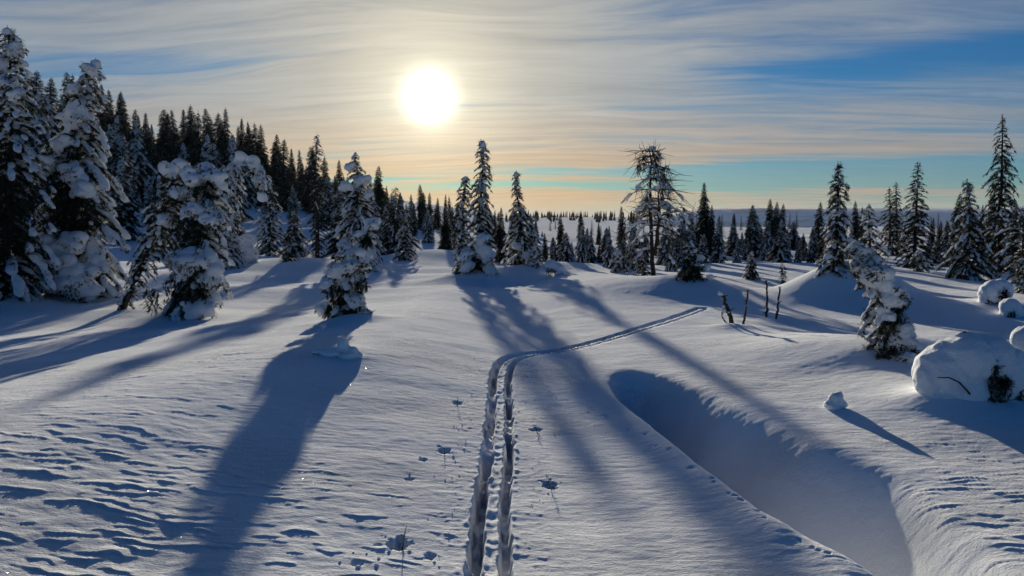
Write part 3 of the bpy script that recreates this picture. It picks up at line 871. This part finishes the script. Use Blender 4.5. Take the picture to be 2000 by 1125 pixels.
hero((790, 508), [[(792, 512, 40), (792, 470, 34), (795, 430, 18), (797, 405, 4)]],
     'snow-speckled bushy spruce at the end of the wooded slope', 39, d=25.0, snow=0.66, droop=0.75)
hero((765, 512), [[(770, 512, 44), (770, 460, 40), (772, 410, 26), (772, 365, 6)]],
     'broad shaded spruce behind the snow-speckled bushy spruce', 40, d=29.0, snow=0.5, droop=0.75)
print('hero tris', NTRI[0])

# ------------------------------------------------------------------ forest: a few grown forms, copied tree by tree
def form(seed, H, W, prof, snow, droop, **kw):
    sp = [((0.02 * H * math.sin(seed + t * 4) * t, 0.02 * H * math.cos(seed * 2 + t * 3) * t, t * H - 0.1 * (t == 0)), W * p) for t, p in prof]
    return H, grow([sp], seed, snow=snow, droop=droop, k=5, voxel=0.075, dens=1.15, twig=1.9, lump=1.5, tuft=.12, **kw)
CONE = [(0, .9), (.12, 1), (.4, .75), (.7, .42), (.88, .18), (1, .02)]
SLIM = [(0, .8), (.1, 1), (.5, .8), (.8, .5), (.93, .22), (1, .02)]
RAG = [(0, .7), (.15, 1), (.35, .7), (.5, .85), (.7, .4), (.85, .35), (.95, .12), (1, .02)]
DARK = [form(101, 7, 1.3, CONE, .22, .5), form(102, 7, .9, SLIM, .20, .5), form(103, 7, 1.2, RAG, .24, .45, up_top=.4), form(104, 7, .75, SLIM, .22, .6, bare=.15),
        form(108, 7, 1.2, CONE, .36, .6)]
PALE = [form(105, 5, 1.1, CONE, .58, .75), form(106, 5, 1.2, RAG, .66, .8), form(107, 5, .9, SLIM, .54, .7)]
LOOK = {id(f): n for f, n in zip(DARK + PALE, ('broad dark', 'slim dark', 'ragged dark', 'thin', 'full', 'snow-covered', 'stubby snow-covered', 'narrow snow-flecked'))}
rnd = random.Random(5)

def copy_form(fm, px, top, d, label, group, name='spruce_tree', wide=1.0):
    d = farther(d, px); q = on_plane(px, top, d)
    z = float(base_h(q.x, q.y))
    h = q.z - z
    if h < 0.5: return None
    s = h / fm[0]
    wide = wide * rnd.uniform(0.85, 1.2)
    if s > 1.6: wide *= 0.85
    return plant(name, (q.x, q.y, z), fm[1], LOOK[id(fm)] + ' ' + label.replace('bushy ', ''), 'tree', group, rot=rnd.uniform(0, 6.28), scale=(s * wide, s * wide, s))

SKY_X = [-60, 60, 130, 180, 235, 300, 370, 435, 540, 620, 700, 740, 830, 900, 960]
SKY_Y = [130, 140, 150, 165, 185, 215, 215, 222, 262, 300, 330, 345, 375, 388, 415]
def skyline(px): return float(np.interp(px, SKY_X, SKY_Y))
# the crest of the wooded slope
px = -40.0
while px < 905:
    d = rnd.uniform(72, 96)
    top = skyline(px) + rnd.choice((rnd.uniform(-10, 12), rnd.uniform(5, 35), rnd.uniform(25, 70)))
    copy_form(rnd.choice(DARK), px, top, d, 'spruce in the line of trees along the crest of the wooded slope', 'spruces along the crest of the wooded slope')
    px += rnd.choice((rnd.uniform(4, 8), rnd.uniform(8, 19)))
for tp, ty in ((235, 178), (372, 206), (437, 211), (537, 262), (130, 140), (55, 138), (740, 324), (485, 246), (320, 213), (100, 152), (822, 360)):
    copy_form(DARK[rnd.choice((0, 1, 2))], tp, ty, 78, 'spruce overtopping the line of trees along the crest of the wooded slope', 'taller spruces along the crest of the wooded slope')
# the middle of the slope
for i in range(44):
    p = rnd.uniform(-30, 880); d = rnd.uniform(44, 70)
    top = skyline(p) + rnd.uniform(30, 95) * (1 if p < 600 else 0.55)
    copy_form(rnd.choice(DARK[3:] + PALE + PALE), p, top, d, 'spruce standing half way up the wooded slope', 'spruces half way up the wooded slope')
# the foot of the slope, whiter trees
for i in range(28):
    p = rnd.uniform(40, 890); d = rnd.uniform(27, 42)
    top = min(skyline(p) + rnd.uniform(95, 190) * (1 if p < 600 else 0.5), 455)
    copy_form(rnd.choice(PALE), p, top, d, 'young spruce at the foot of the wooded slope', 'young spruces at the foot of the wooded slope', wide=1.15)
for i in range(22):
    p = rnd.uniform(800, 1060); d = rnd.uniform(30, 80)
    copy_form(rnd.choice(DARK + PALE), p, rnd.uniform(396, 440) + max(0, p - 960) * .2, d, 'spruce where the wooded slope runs out into the plateau', 'spruces at the end of the wooded slope')
# the open country ahead and to the right
for p, top, d, k in [(1095, 418, 44, 1), (1135, 412, 42, 1), (1137, 440, 34, 6), (1215, 403, 38, 1), (1240, 430, 34, 6), (1065, 455, 30, 1), (1170, 432, 60, 4), (1190, 440, 70, 1),
                     (1378, 356, 40, 4), (1392, 400, 38, 1), (1405, 420, 30, 5), (1350, 415, 34, 7), (1330, 440, 30, 6), (1433, 415, 60, 1), (1472, 400, 38, 7), (1462, 422, 36, 4),
                     (1505, 388, 44, 1), (1515, 394, 46, 1), (1528, 398, 46, 1), (1500, 430, 33, 6), (1550, 445, 40, 1), (1570, 455, 36, 4), (1600, 394, 32, 1), (1590, 440, 28, 7),
                     (1672, 392, 34, 1), (1685, 404, 36, 4), (1665, 440, 26, 5), (1822, 424, 40, 1), (1835, 440, 42, 4), (1850, 430, 30, 7), (1873, 377, 28, 1), (1868, 420, 27, 7), (1920, 400, 34, 4),
                     (1940, 380, 30, 4), (1985, 400, 30, 2), (1815, 455, 36, 5), (1845, 470, 27, 6), (1560, 470, 30, 5), (1440, 470, 29, 6), (1235, 452, 22, 6), (1312, 462, 21, 5), (1252, 478, 18, 6), (1330, 470, 24, 5), (1190, 462, 25, 6), (1155, 450, 30, 5), (1110, 470, 33, 6), (1085, 470, 31, 5), (1260, 455, 30, 5), (1300, 440, 27, 6)]:
    copy_form((DARK + PALE)[k], p, top, 9 + d * 0.46 if top < 445 or d < 40 else d * .8, 'spruce in the scattered wood on the open plateau', 'spruces of the scattered wood on the plateau', wide=0.9)
for i in range(62):
    p = rnd.choice((rnd.uniform(1040, 1345), rnd.uniform(1040, 1345), rnd.uniform(1330, 1640), rnd.uniform(1330, 2030))); d = rnd.uniform(19.5, 34)
    top = HORIZ + (rnd.uniform(6, 60) if p < 1330 else rnd.uniform(-6, 50))
    copy_form(rnd.choice(PALE + DARK[4:]), p, top, d, 'bushy spruce in the frosted thicket across the plateau', 'bushy spruces of the thicket across the plateau', wide=1.25)

# tiny trees on the far edge of the plateau: one mass
def far_wood():
    a = Acc(); r = np.random.default_rng(9)
    for i in range(700):
        p = r.uniform(940, 1340); d = r.uniform(230, 760)
        if vnoise(np.array([p / 34.0]), np.array([d / 160.0]), 5)[0] < 0.10: continue
        q = on_plane(p, 430, d); z = float(base_h(q.x, q.y)); h = r.uniform(1.2, 5.5) * (0.6 + d / 1000)
        w = h * r.uniform(.12, .2); ph = r.uniform(0, 6)
        pts = [(q.x, d, z - .3)]; rad = [w * .8]
        for t in np.linspace(.12, .98, 7): pts += [(q.x, d, z + h * t)]; rad += [w * (1.02 - t) * r.uniform(.6, 1.25)]
        a.tube(pts, rad, 5)
    pos = []; dr = []; ln = []
    for i in range(85):
        p = r.choice((r.uniform(960, 1400), r.uniform(1320, 2040))); d = r.uniform(70, 190) if p < 1330 else r.uniform(50, 130)
        q = on_plane(p, HORIZ + (r.uniform(-14, 16) if p < 1330 else r.uniform(-26, 14)), d); z = float(base_h(q.x, q.y)); h = q.z - z
        if h < 1.0: continue
        a.tube([(q.x, d, z - .2), (q.x, d, q.z)], [.02 * h, .01], 4)
        n = 90; t = np.linspace(.03, 1, n); ang = np.arange(n) * 2.4; L = h * (.20 * (1 - t) + .015) * r.uniform(.6, 1.1, n)
        pos.append(np.stack([np.full(n, q.x), np.full(n, d), z + h * t], 1)); dr.append(np.stack([np.cos(ang), np.sin(ang), np.full(n, -.35)], 1)); ln.append(L + .1)
    v, f = sprays_mesh(np.concatenate(pos), np.concatenate(dr), np.concatenate(ln), 9); a.add(v, f)
    v, f = a.get()
    tag(link('far_wood', mesh_np('far_wood', v, f, M_NEEDLE)), 'scatter of tiny far trees reaching to the edge of the plateau', 'woodland', kind='stuff')
far_wood()

# ------------------------------------------------------------------ the half-bare pine
def pine():
    b = at(1275, 552); Y = b.y; mpp = Y / F; rng = np.random.default_rng(77)
    wood = Acc(); bc = []; bd = []; br = []; pos = []; dr = []; ln = []
    def L(px, py, dy=0.0):
        p = on_plane(px, py, Y) - b; return np.array([p.x, dy, p.z])
    stems = [([(1276, 556), (1275, 500), (1272, 440), (1271, 380), (1271, 330), (1270, 300), (1269, 286)], 4.8, 0.0), ([(1281, 500), (1288, 440), (1292, 390), (1297, 345), (1302, 322)], 3.8, 0.1),
             ([(1283, 480), (1284, 420), (1287, 370), (1290, 330)], 2.6, -0.1)]
    curves = []
    for pts, w, dy in stems:
        P = np.array([L(x, y, dy) for x, y in pts]); q = np.linspace(0, 1, len(P)); s = np.linspace(0, 1, 16)
        c = np.stack([np.interp(s, q, P[:, k]) for k in range(3)], 1); c[1:-1] += rng.normal(0, .012, (14, 3))
        wood.tube(c, np.linspace(w, 0.5, 16) * mpp, 8); curves.append(c)
    for i in range(96):
        c = curves[rng.choice(3, p=(.52, .3, .18))]; t = rng.uniform(0.22, 0.98); p = c[int(t * 15)]
        a = rng.uniform(0, 6.28); reach = (0.22 + 1.0 * (1 - t)) * rng.uniform(0.35, 1.0) * 92 * mpp
        o = np.array([math.cos(a), math.sin(a), 0]); q = np.linspace(0, 1, 9)
        b2 = rng.uniform(0.5, 1.1); up = rng.uniform(.25, .6)
        cur = p + o * (reach * q)[:, None] + np.array([0, 0, 1]) * (reach * (up * q - b2 * q ** 2))[:, None] + rng.normal(0, .012, (9, 3)) * q[:, None]
        wood.tube(cur, np.linspace(1.1, .4, 9) * mpp, 4)
        for k in range(2, 9):
            for _ in range(2):
                if rng.random() < .6:
                    d = (cur[k] - cur[k - 1]); d /= np.linalg.norm(d)
                    e = cur[k] + (d + rng.normal(0, .8, 3)) * rng.uniform(.06, .22) + np.array([0, 0, -.02])
                    wood.tube([cur[k], (cur[k] + e) / 2 + rng.normal(0, .012, 3), e], [.007, .005, .003], 3)
            if rng.random() < (.55 if t < .75 else .12):
                r = rng.uniform(.022, .05); bc.append(cur[k] + np.array([0, 0, r * .7])); bd.append(cur[k] - cur[k - 1]); br.append((r * 2.1, r * .9, r * .7))
        if rng.random() < .22:
            for _ in range(14):
                pos.append(cur[-1] - (cur[-1] - cur[-2]) * rng.uniform(0, 2.0) + rng.normal(0, .02, 3)); dr.append((cur[-1] - cur[-2]) * 4 + rng.normal(0, .5, 3) + np.array([0, 0, -.2])); ln.append(rng.uniform(.09, .18))
    bv, bf = blobs_mesh(np.array(bc), np.array(bd), np.array(br))
    t = thing('pine_tree', b, 'half-bare forked pine with arching snow-lined branches', 'tree')
    v, f = wood.get(); link('trunk', mesh_np('trunk', v, f, M_PINEBARK, True), t)
    v, f = sprays_mesh(np.array(pos), np.array(dr), np.array(ln), 9); link('foliage', mesh_np('foliage', v, f, M_NEEDLE), t)
    tag(link('snow_load', snow_skin('snow_load', bv, bf, .02, .3, 3), t), kind='stuff')
pine()

# ------------------------------------------------------------------ bare stems, snow lumps, twigs
def gnd(x, y): return float(full_h(np.array([x]), np.array([y]))[0])
def place(px, py, sink=0.03):
    b = at(px, py); return Vector((b.x, b.y, gnd(b.x, b.y) - sink))

def bare_stem(pts, w, label, seed, extra=(), snowy=0.5, name='bare_stem', group=None):
    """a dead stem: pixels from foot to tip"""
    b = place(*pts[0], 0.05); Y = b.y; mpp = Y / F; rng = np.random.default_rng(seed)
    wood = Acc(); bc = []; bd = []; br = []
    def curve(ps, n):
        P = np.array([tuple(on_plane(x, y, Y) - b) for x, y in ps]); q = np.linspace(0, 1, len(P)); s = np.linspace(0, 1, n)
        return np.stack([np.interp(s, q, P[:, k]) for k in range(3)], 1) + rng.normal(0, .13 * mpp * w, (n, 3))
    c = curve(pts, 14); c[0, 2] = min(c[0, 2], 0)
    wood.tube(c, np.linspace(w * .5, w * .33, 14) * mpp * rng.uniform(.85, 1.15, 14), 7)
    for i in range(2, 13):
        if rng.random() < .5:
            d = rng.normal(0, 1, 3); d[2] = .3; d /= np.linalg.norm(d)
            wood.tube([c[i], c[i] + d * w * mpp * rng.uniform(.6, 1.6)], [w * .16 * mpp, w * .08 * mpp], 4)
        if rng.random() < snowy * .5:
            r = w * mpp * rng.uniform(.22, .42); bc.append(c[i] + np.array([rng.normal(0, .2) * r, -.3 * r, .5 * r])); bd.append(c[i] - c[i - 1]); br.append((r * 1.6, r, r))
    r = w * mpp * .45; bc.append(c[-1]); bd.append(np.array([0, 0, 1.0])); br.append((r, r, r))
    for ps, ww in extra:
        e = curve(ps, 9); wood.tube(e, np.linspace(ww * .5, ww * .2, 9) * mpp, 5)
        for i in range(2, 9):
            if rng.random() < snowy:
                r = ww * mpp * .6; bc.append(e[i] + np.array([0, 0, .6 * r])); bd.append(e[i] - e[i - 1]); br.append((r * 1.7, r, r * .8))
    t = thing(name, b, label, 'dead stem', group)
    v, f = wood.get(); link('trunk', mesh_np('trunk', v, f, M_BARK, True), t)
    bv, bf = blobs_mesh(np.array(bc), np.array(bd), np.array(br)); tag(link('snow_load', snow_skin('snow_load', bv, bf, max(.006, .15 * w * mpp), .3, seed), t), kind='stuff')
bare_stem([(1432, 637), (1424, 610), (1416, 590), (1406, 572)], 9, 'thick broken stem leaning over with a side shoot, by the thin upright stems', 1, [([(1424, 640), (1414, 625), (1410, 610), (1413, 598)], 4), ([(1418, 605), (1412, 612)], 3)], .7)
bare_stem([(1453, 636), (1457, 600), (1461, 566)], 5, 'thin bare stem tilted slightly, next to the thick leaning stem', 2)
bare_stem([(1497, 622), (1498, 585), (1498, 546)], 5, 'straightest thin bare stem, tallest of the group in the open snow', 3)
bare_stem([(1515, 630), (1519, 598), (1523, 562)], 5, 'thin bare stem in a small snow cup next to the straightest one', 4)

def sapling(px, py, top, label, seed, hw):
    b = at(px, py); h = (on_plane(px, top, b.y) - b).z; mpp = b.y / F
    me = grow([[((0, 0, -.1), hw * mpp), ((.02, 0, h * .5), hw * mpp * .9), ((0, 0, h), hw * mpp * .15)]], seed, snow=.35, droop=.6, bare=.85, dens=1.4, voxel=.02, lump=.6)
    plant('frosted_sapling', b, me, label, 'sapling')
sapling(1526, 566, 513, 'spindly frosted sapling behind the thin bare stems', 5, 13)
sapling(1255, 553, 498, 'frosted broken sapling at the foot of the half-bare pine', 6, 22)

def lump(name, px, py, parts, label, seed, voxel, rough=.35, cat='snow mound', group=None, dark=(), sink=.04, needles=()):
    """a shrub buried in snow: pixel lumps (x, y, rx, rz, depth toward the viewer as a share of rx)"""
    b = place(px, py, sink); Y = b.y; mpp = Y / F; rng = np.random.default_rng(seed)
    bc = []; bd = []; br = []
    for x, y, rx, rz, fr in parts:
        p = on_plane(x, y, Y) - b; bc.append((p.x, -fr * rx * mpp, p.z)); bd.append((1.0, 0, 0)); br.append((rx * mpp, rx * mpp * .95, rz * mpp))
    v, f = blobs_mesh(np.array(bc), np.array(bd), np.array(br))
    t = thing(name, b, label, cat, group)
    tag(link('snow_load', snow_skin('snow_load', v, f, voxel, rough, seed, M_DRIFT), t), kind='stuff')
    return t, b, mpp

def sprigs(t, b, mpp, spots, seed, size=.09):
    rng = np.random.default_rng(seed); pos = []; dr = []; ln = []
    for x, y, rx, rz, fr in spots:
        p = on_plane(x, y, b.y) - b
        n = int(70 + rx * rz * .35)
        a = rng.uniform(0, 6.28, n); e = np.sqrt(rng.uniform(0, 1, n))
        pos.append(np.stack([p.x + rx * mpp * e * np.cos(a), -fr * mpp + rng.uniform(-.02, .05, n), p.z + rz * mpp * e * np.sin(a)], 1))
        dr.append(np.stack([rng.normal(0, .7, n), rng.normal(-.35, .35, n), rng.normal(-.2, .7, n)], 1)); ln.append(rng.uniform(.5, 1.1, n) * size)
    v, f = sprays_mesh(np.concatenate(pos), np.concatenate(dr), np.concatenate(ln), 9)
    link('foliage', mesh_np('foliage', v, f, M_NEEDLE), t)

t, b, mpp = lump('snow_dome', 1890, 792, [(1850, 730, 66, 62, .0), (1815, 740, 36, 42, .3), (1880, 700, 60, 50, .2), (1915, 705, 62, 54, .0), (1945, 735, 48, 60, .1), (1968, 760, 30, 44, .2), (1870, 760, 52, 46, .3),
     (1828, 775, 40, 26, .5), (1890, 665, 26, 18, .0), (1850, 690, 34, 28, .1), (1952, 690, 26, 30, .0), (1905, 675, 30, 24, -.1), (1975, 720, 34, 44, 0), (1940, 690, 36, 36, 0)],
     'big domed snow hummock over a buried shrub with a dark opening in its side', 61, .012, .2)
sprigs(t, b, mpp, [(1916, 750, 22, 28, 56), (1906, 712, 9, 18, 58), (1968, 768, 6, 18, 36), (1928, 735, 8, 10, 58)], 61, .05)
wd = Acc()
tw = [tuple(on_plane(x, y, b.y) - b) for x, y in ((1778, 718), (1805, 720), (1830, 731), (1852, 750), (1870, 767))]
tw = [(x, -.36 + .04 * i, z) for i, (x, y, z) in enumerate(tw)]
wd.tube(tw, [.004, .0055, .006, .007, .008], 6)
tp = [tuple(on_plane(x, y, b.y) - b) for x, y in ((1868, 664), (1878, 655), (1886, 648))]
wd.tube(tp, [.012, .011, .009], 6)
v, f = wd.get(); link('twig', mesh_np('twig', v, f, M_BARK, True), t)
t, b, mpp = lump('snow_stump', 1938, 612, [(1938, 575, 26, 28, 0), (1952, 568, 24, 24, .1), (1928, 592, 18, 22, .2), (1955, 595, 18, 20, 0)], 'squat shrub capped with a thick snow loaf, larger of two snow stumps', 62, .02, .3)
sprigs(t, b, mpp, [(1930, 595, 18, 12, 20), (1945, 572, 7, 12, 24), (1920, 604, 8, 8, 18)], 62, .09)
t, b, mpp = lump('snow_stump', 1972, 622, [(1972, 600, 20, 20, 0), (1972, 615, 20, 18, .1), (1985, 612, 16, 16, 0)], 'small rounded snow stump leaning against the larger one', 63, .018, .25)
sprigs(t, b, mpp, [(1965, 614, 7, 6, 19)], 63, .06)
t, b, mpp = lump('snow_hummock', 2005, 700, [(2005, 665, 30, 30, 0), (2020, 680, 34, 36, 0)], 'smooth snow hummock half hidden behind the domed snow hummock', 64, .02, .2)
t, b, mpp = lump('fallen_branch', 660, 700, [(672, 678, 13, 20, .2), (690, 688, 12, 14, .1), (650, 688, 26, 9, 0), (630, 685, 20, 6, 0), (680, 692, 20, 10, .4), (700, 695, 10, 8, .2)], 'fallen snow-covered branch lying in the bowed spruce\'s shadow', 65, .014, .3, 'branch')
sprigs(t, b, mpp, [(664, 692, 6, 8, 12), (676, 698, 6, 4, 14)], 65, .05)
wd = Acc(); wd.tube([tuple(on_plane(x, y, b.y) - b) for x, y in ((612, 690), (640, 696), (668, 702))], [.008, .012, .014], 6)
v, f = wd.get(); link('twig', mesh_np('twig', v, f, M_BARK, True), t)
t, b, mpp = lump('snow_mound', 1630, 800, [(1632, 782, 16, 18, 0), (1640, 772, 8, 10, 0), (1625, 792, 18, 12, .1), (1645, 790, 12, 10, 0)], 'wind-carved knob of snow alone on the slope above the hollow', 66, .010, .4)
t, b, mpp = lump('buried_shrub', 1050, 545, [(1075, 520, 14, 14, 0), (1090, 526, 14, 12, .1)], 'snow-covered shrub crouching by the waist-high snow-plastered spruce', 67, .03, .3, 'shrub')
sprigs(t, b, mpp, [(1075, 530, 10, 6, 12)], 67, .1)

# twigs poking through the crust
def twig(px, py, top, label, seed, lean=0.0):
    b = place(px, py, .03); mpp = b.y / F; h = .75 * (on_plane(px, top, b.y) - b).z; rng = np.random.default_rng(seed)
    wd = Acc(); s = np.linspace(0, 1, 6)
    c = np.stack([lean * mpp * s, 0 * s, h * s], 1) + rng.normal(0, .003, (6, 3)); wd.tube(c, np.linspace(.004, .0018, 6), 5)
    pos = []; dr = []; ln = []
    for i in range(16):
        p = c[rng.integers(1, 6)]; d = rng.normal(0, 1, 3); d[2] = abs(d[2]) * .5
        pos.append(p); dr.append(d); ln.append(rng.uniform(.015, .035))
    t = thing('heather_twig', b, label, 'twig')
    v, f = wd.get(); link('stem', mesh_np('stem', v, f, M_BARK, True), t)
    v, f = sprays_mesh(np.array(pos), np.array(dr), np.array(ln), 5); link('leaves', mesh_np('leaves', v, f, M_NEEDLE), t)
twig(780, 1060, 1000, 'tall thin twig standing in the widest snow pit by the ski track', 1, 14)
twig(868, 884, 862, 'short bushy twig in a shallow pit beside the ski track', 2)
twig(1072, 948, 922, 'lone twig in a pit on the side of the track toward the hollow', 3)
twig(893, 788, 770, 'small twig poking from flat snow before the track bends', 4)
twig(1047, 842, 826, 'tiny twig between the ski track and the hollow', 5)

# clods of broken crust
def clods():
    rng = np.random.default_rng(4); me = []
    for k in range(4):
        v = ICO_V * (1 + .45 * vnoise3(ICO_V * 1.6 + 7 * k, k))[:, None] * np.array([1, .9, .6]); me.append(mesh_np('snow_clod', v, ICO_F, M_SNOW, True))
    for px, py, r in [(700, 1108, .018), (735, 1104, .016), (740, 1090, .012), (833, 1083, .022), (836, 1090, .014), (848, 1098, .012), (760, 1075, .014), (800, 1076, .014), (716, 1080, .010), (664, 1098, .010),
                      (885, 892, .014), (828, 900, .016), (820, 893, .012), (800, 925, .010), (800, 937, .010), (1070, 962, .010), (1010, 880, .016), (858, 1108, .010), (690, 1078, .008), (1013, 803, .013), (955, 755, .014)]:
        r = r * .7; b = place(px, py, 0.0); o = link('snow_clod', me[rng.integers(4)])
        o.location = b; o.scale = (r, r, r); o.rotation_euler = (0, 0, rng.uniform(0, 6))
        tag(o, 'loose clod of snow lying by the ski track', 'snow clod', 'snow clods thrown out along the ski track')
    a = Acc()
    for i in range(110):
        s = rng.uniform(3.2, 8.5); k = np.argmin(np.abs(TRACK[:, 1] - s)); x = TRACK[k, 0] + rng.choice((-1, 1)) * (0.19 + abs(rng.normal(0, .13))); y = s + rng.normal(0, .1)
        r = rng.uniform(.002, .005); a.add(ICO_V[:] * r * rng.uniform(.7, 1.2, 3) + np.array([x, y, gnd(x, y) + r * .3]), ICO_F)
    v, f = a.get(); tag(link('snow_crumbs', mesh_np('snow_crumbs', v, f, M_SNOW)), 'crumbs of broken snow crust strewn along the ski track', 'snow', kind='stuff')
clods()

# ------------------------------------------------------------------ the winter air
def haze():
    x, y, z0, z1 = 7200.0, 7200.0, -185.0, 95.0
    v = [(a * x, b * y, c) for c in (z0, z1) for b in (-1, 1) for a in (-1, 1)]
    f = [(0, 2, 3, 1), (4, 5, 7, 6), (0, 1, 5, 4), (2, 6, 7, 3), (0, 4, 6, 2), (1, 3, 7, 5)]
    m = bpy.data.materials.new('haze'); m.use_nodes = True; t = m.node_tree; t.nodes.clear()
    pv = t.nodes.new('ShaderNodeVolumePrincipled'); out = t.nodes.new('ShaderNodeOutputMaterial')
    pv.inputs['Color'].default_value = (0.72, 0.84, 1.0, 1)
    pv.inputs['Density'].default_value = 0.00005
    pv.inputs['Anisotropy'].default_value = 0.2
    t.links.new(pv.outputs[0], out.inputs['Volume'])
    tag(link('haze', mesh_np('haze', v, f, m)), 'thin cold haze filling the air over the snow', 'haze', kind='stuff')
haze()
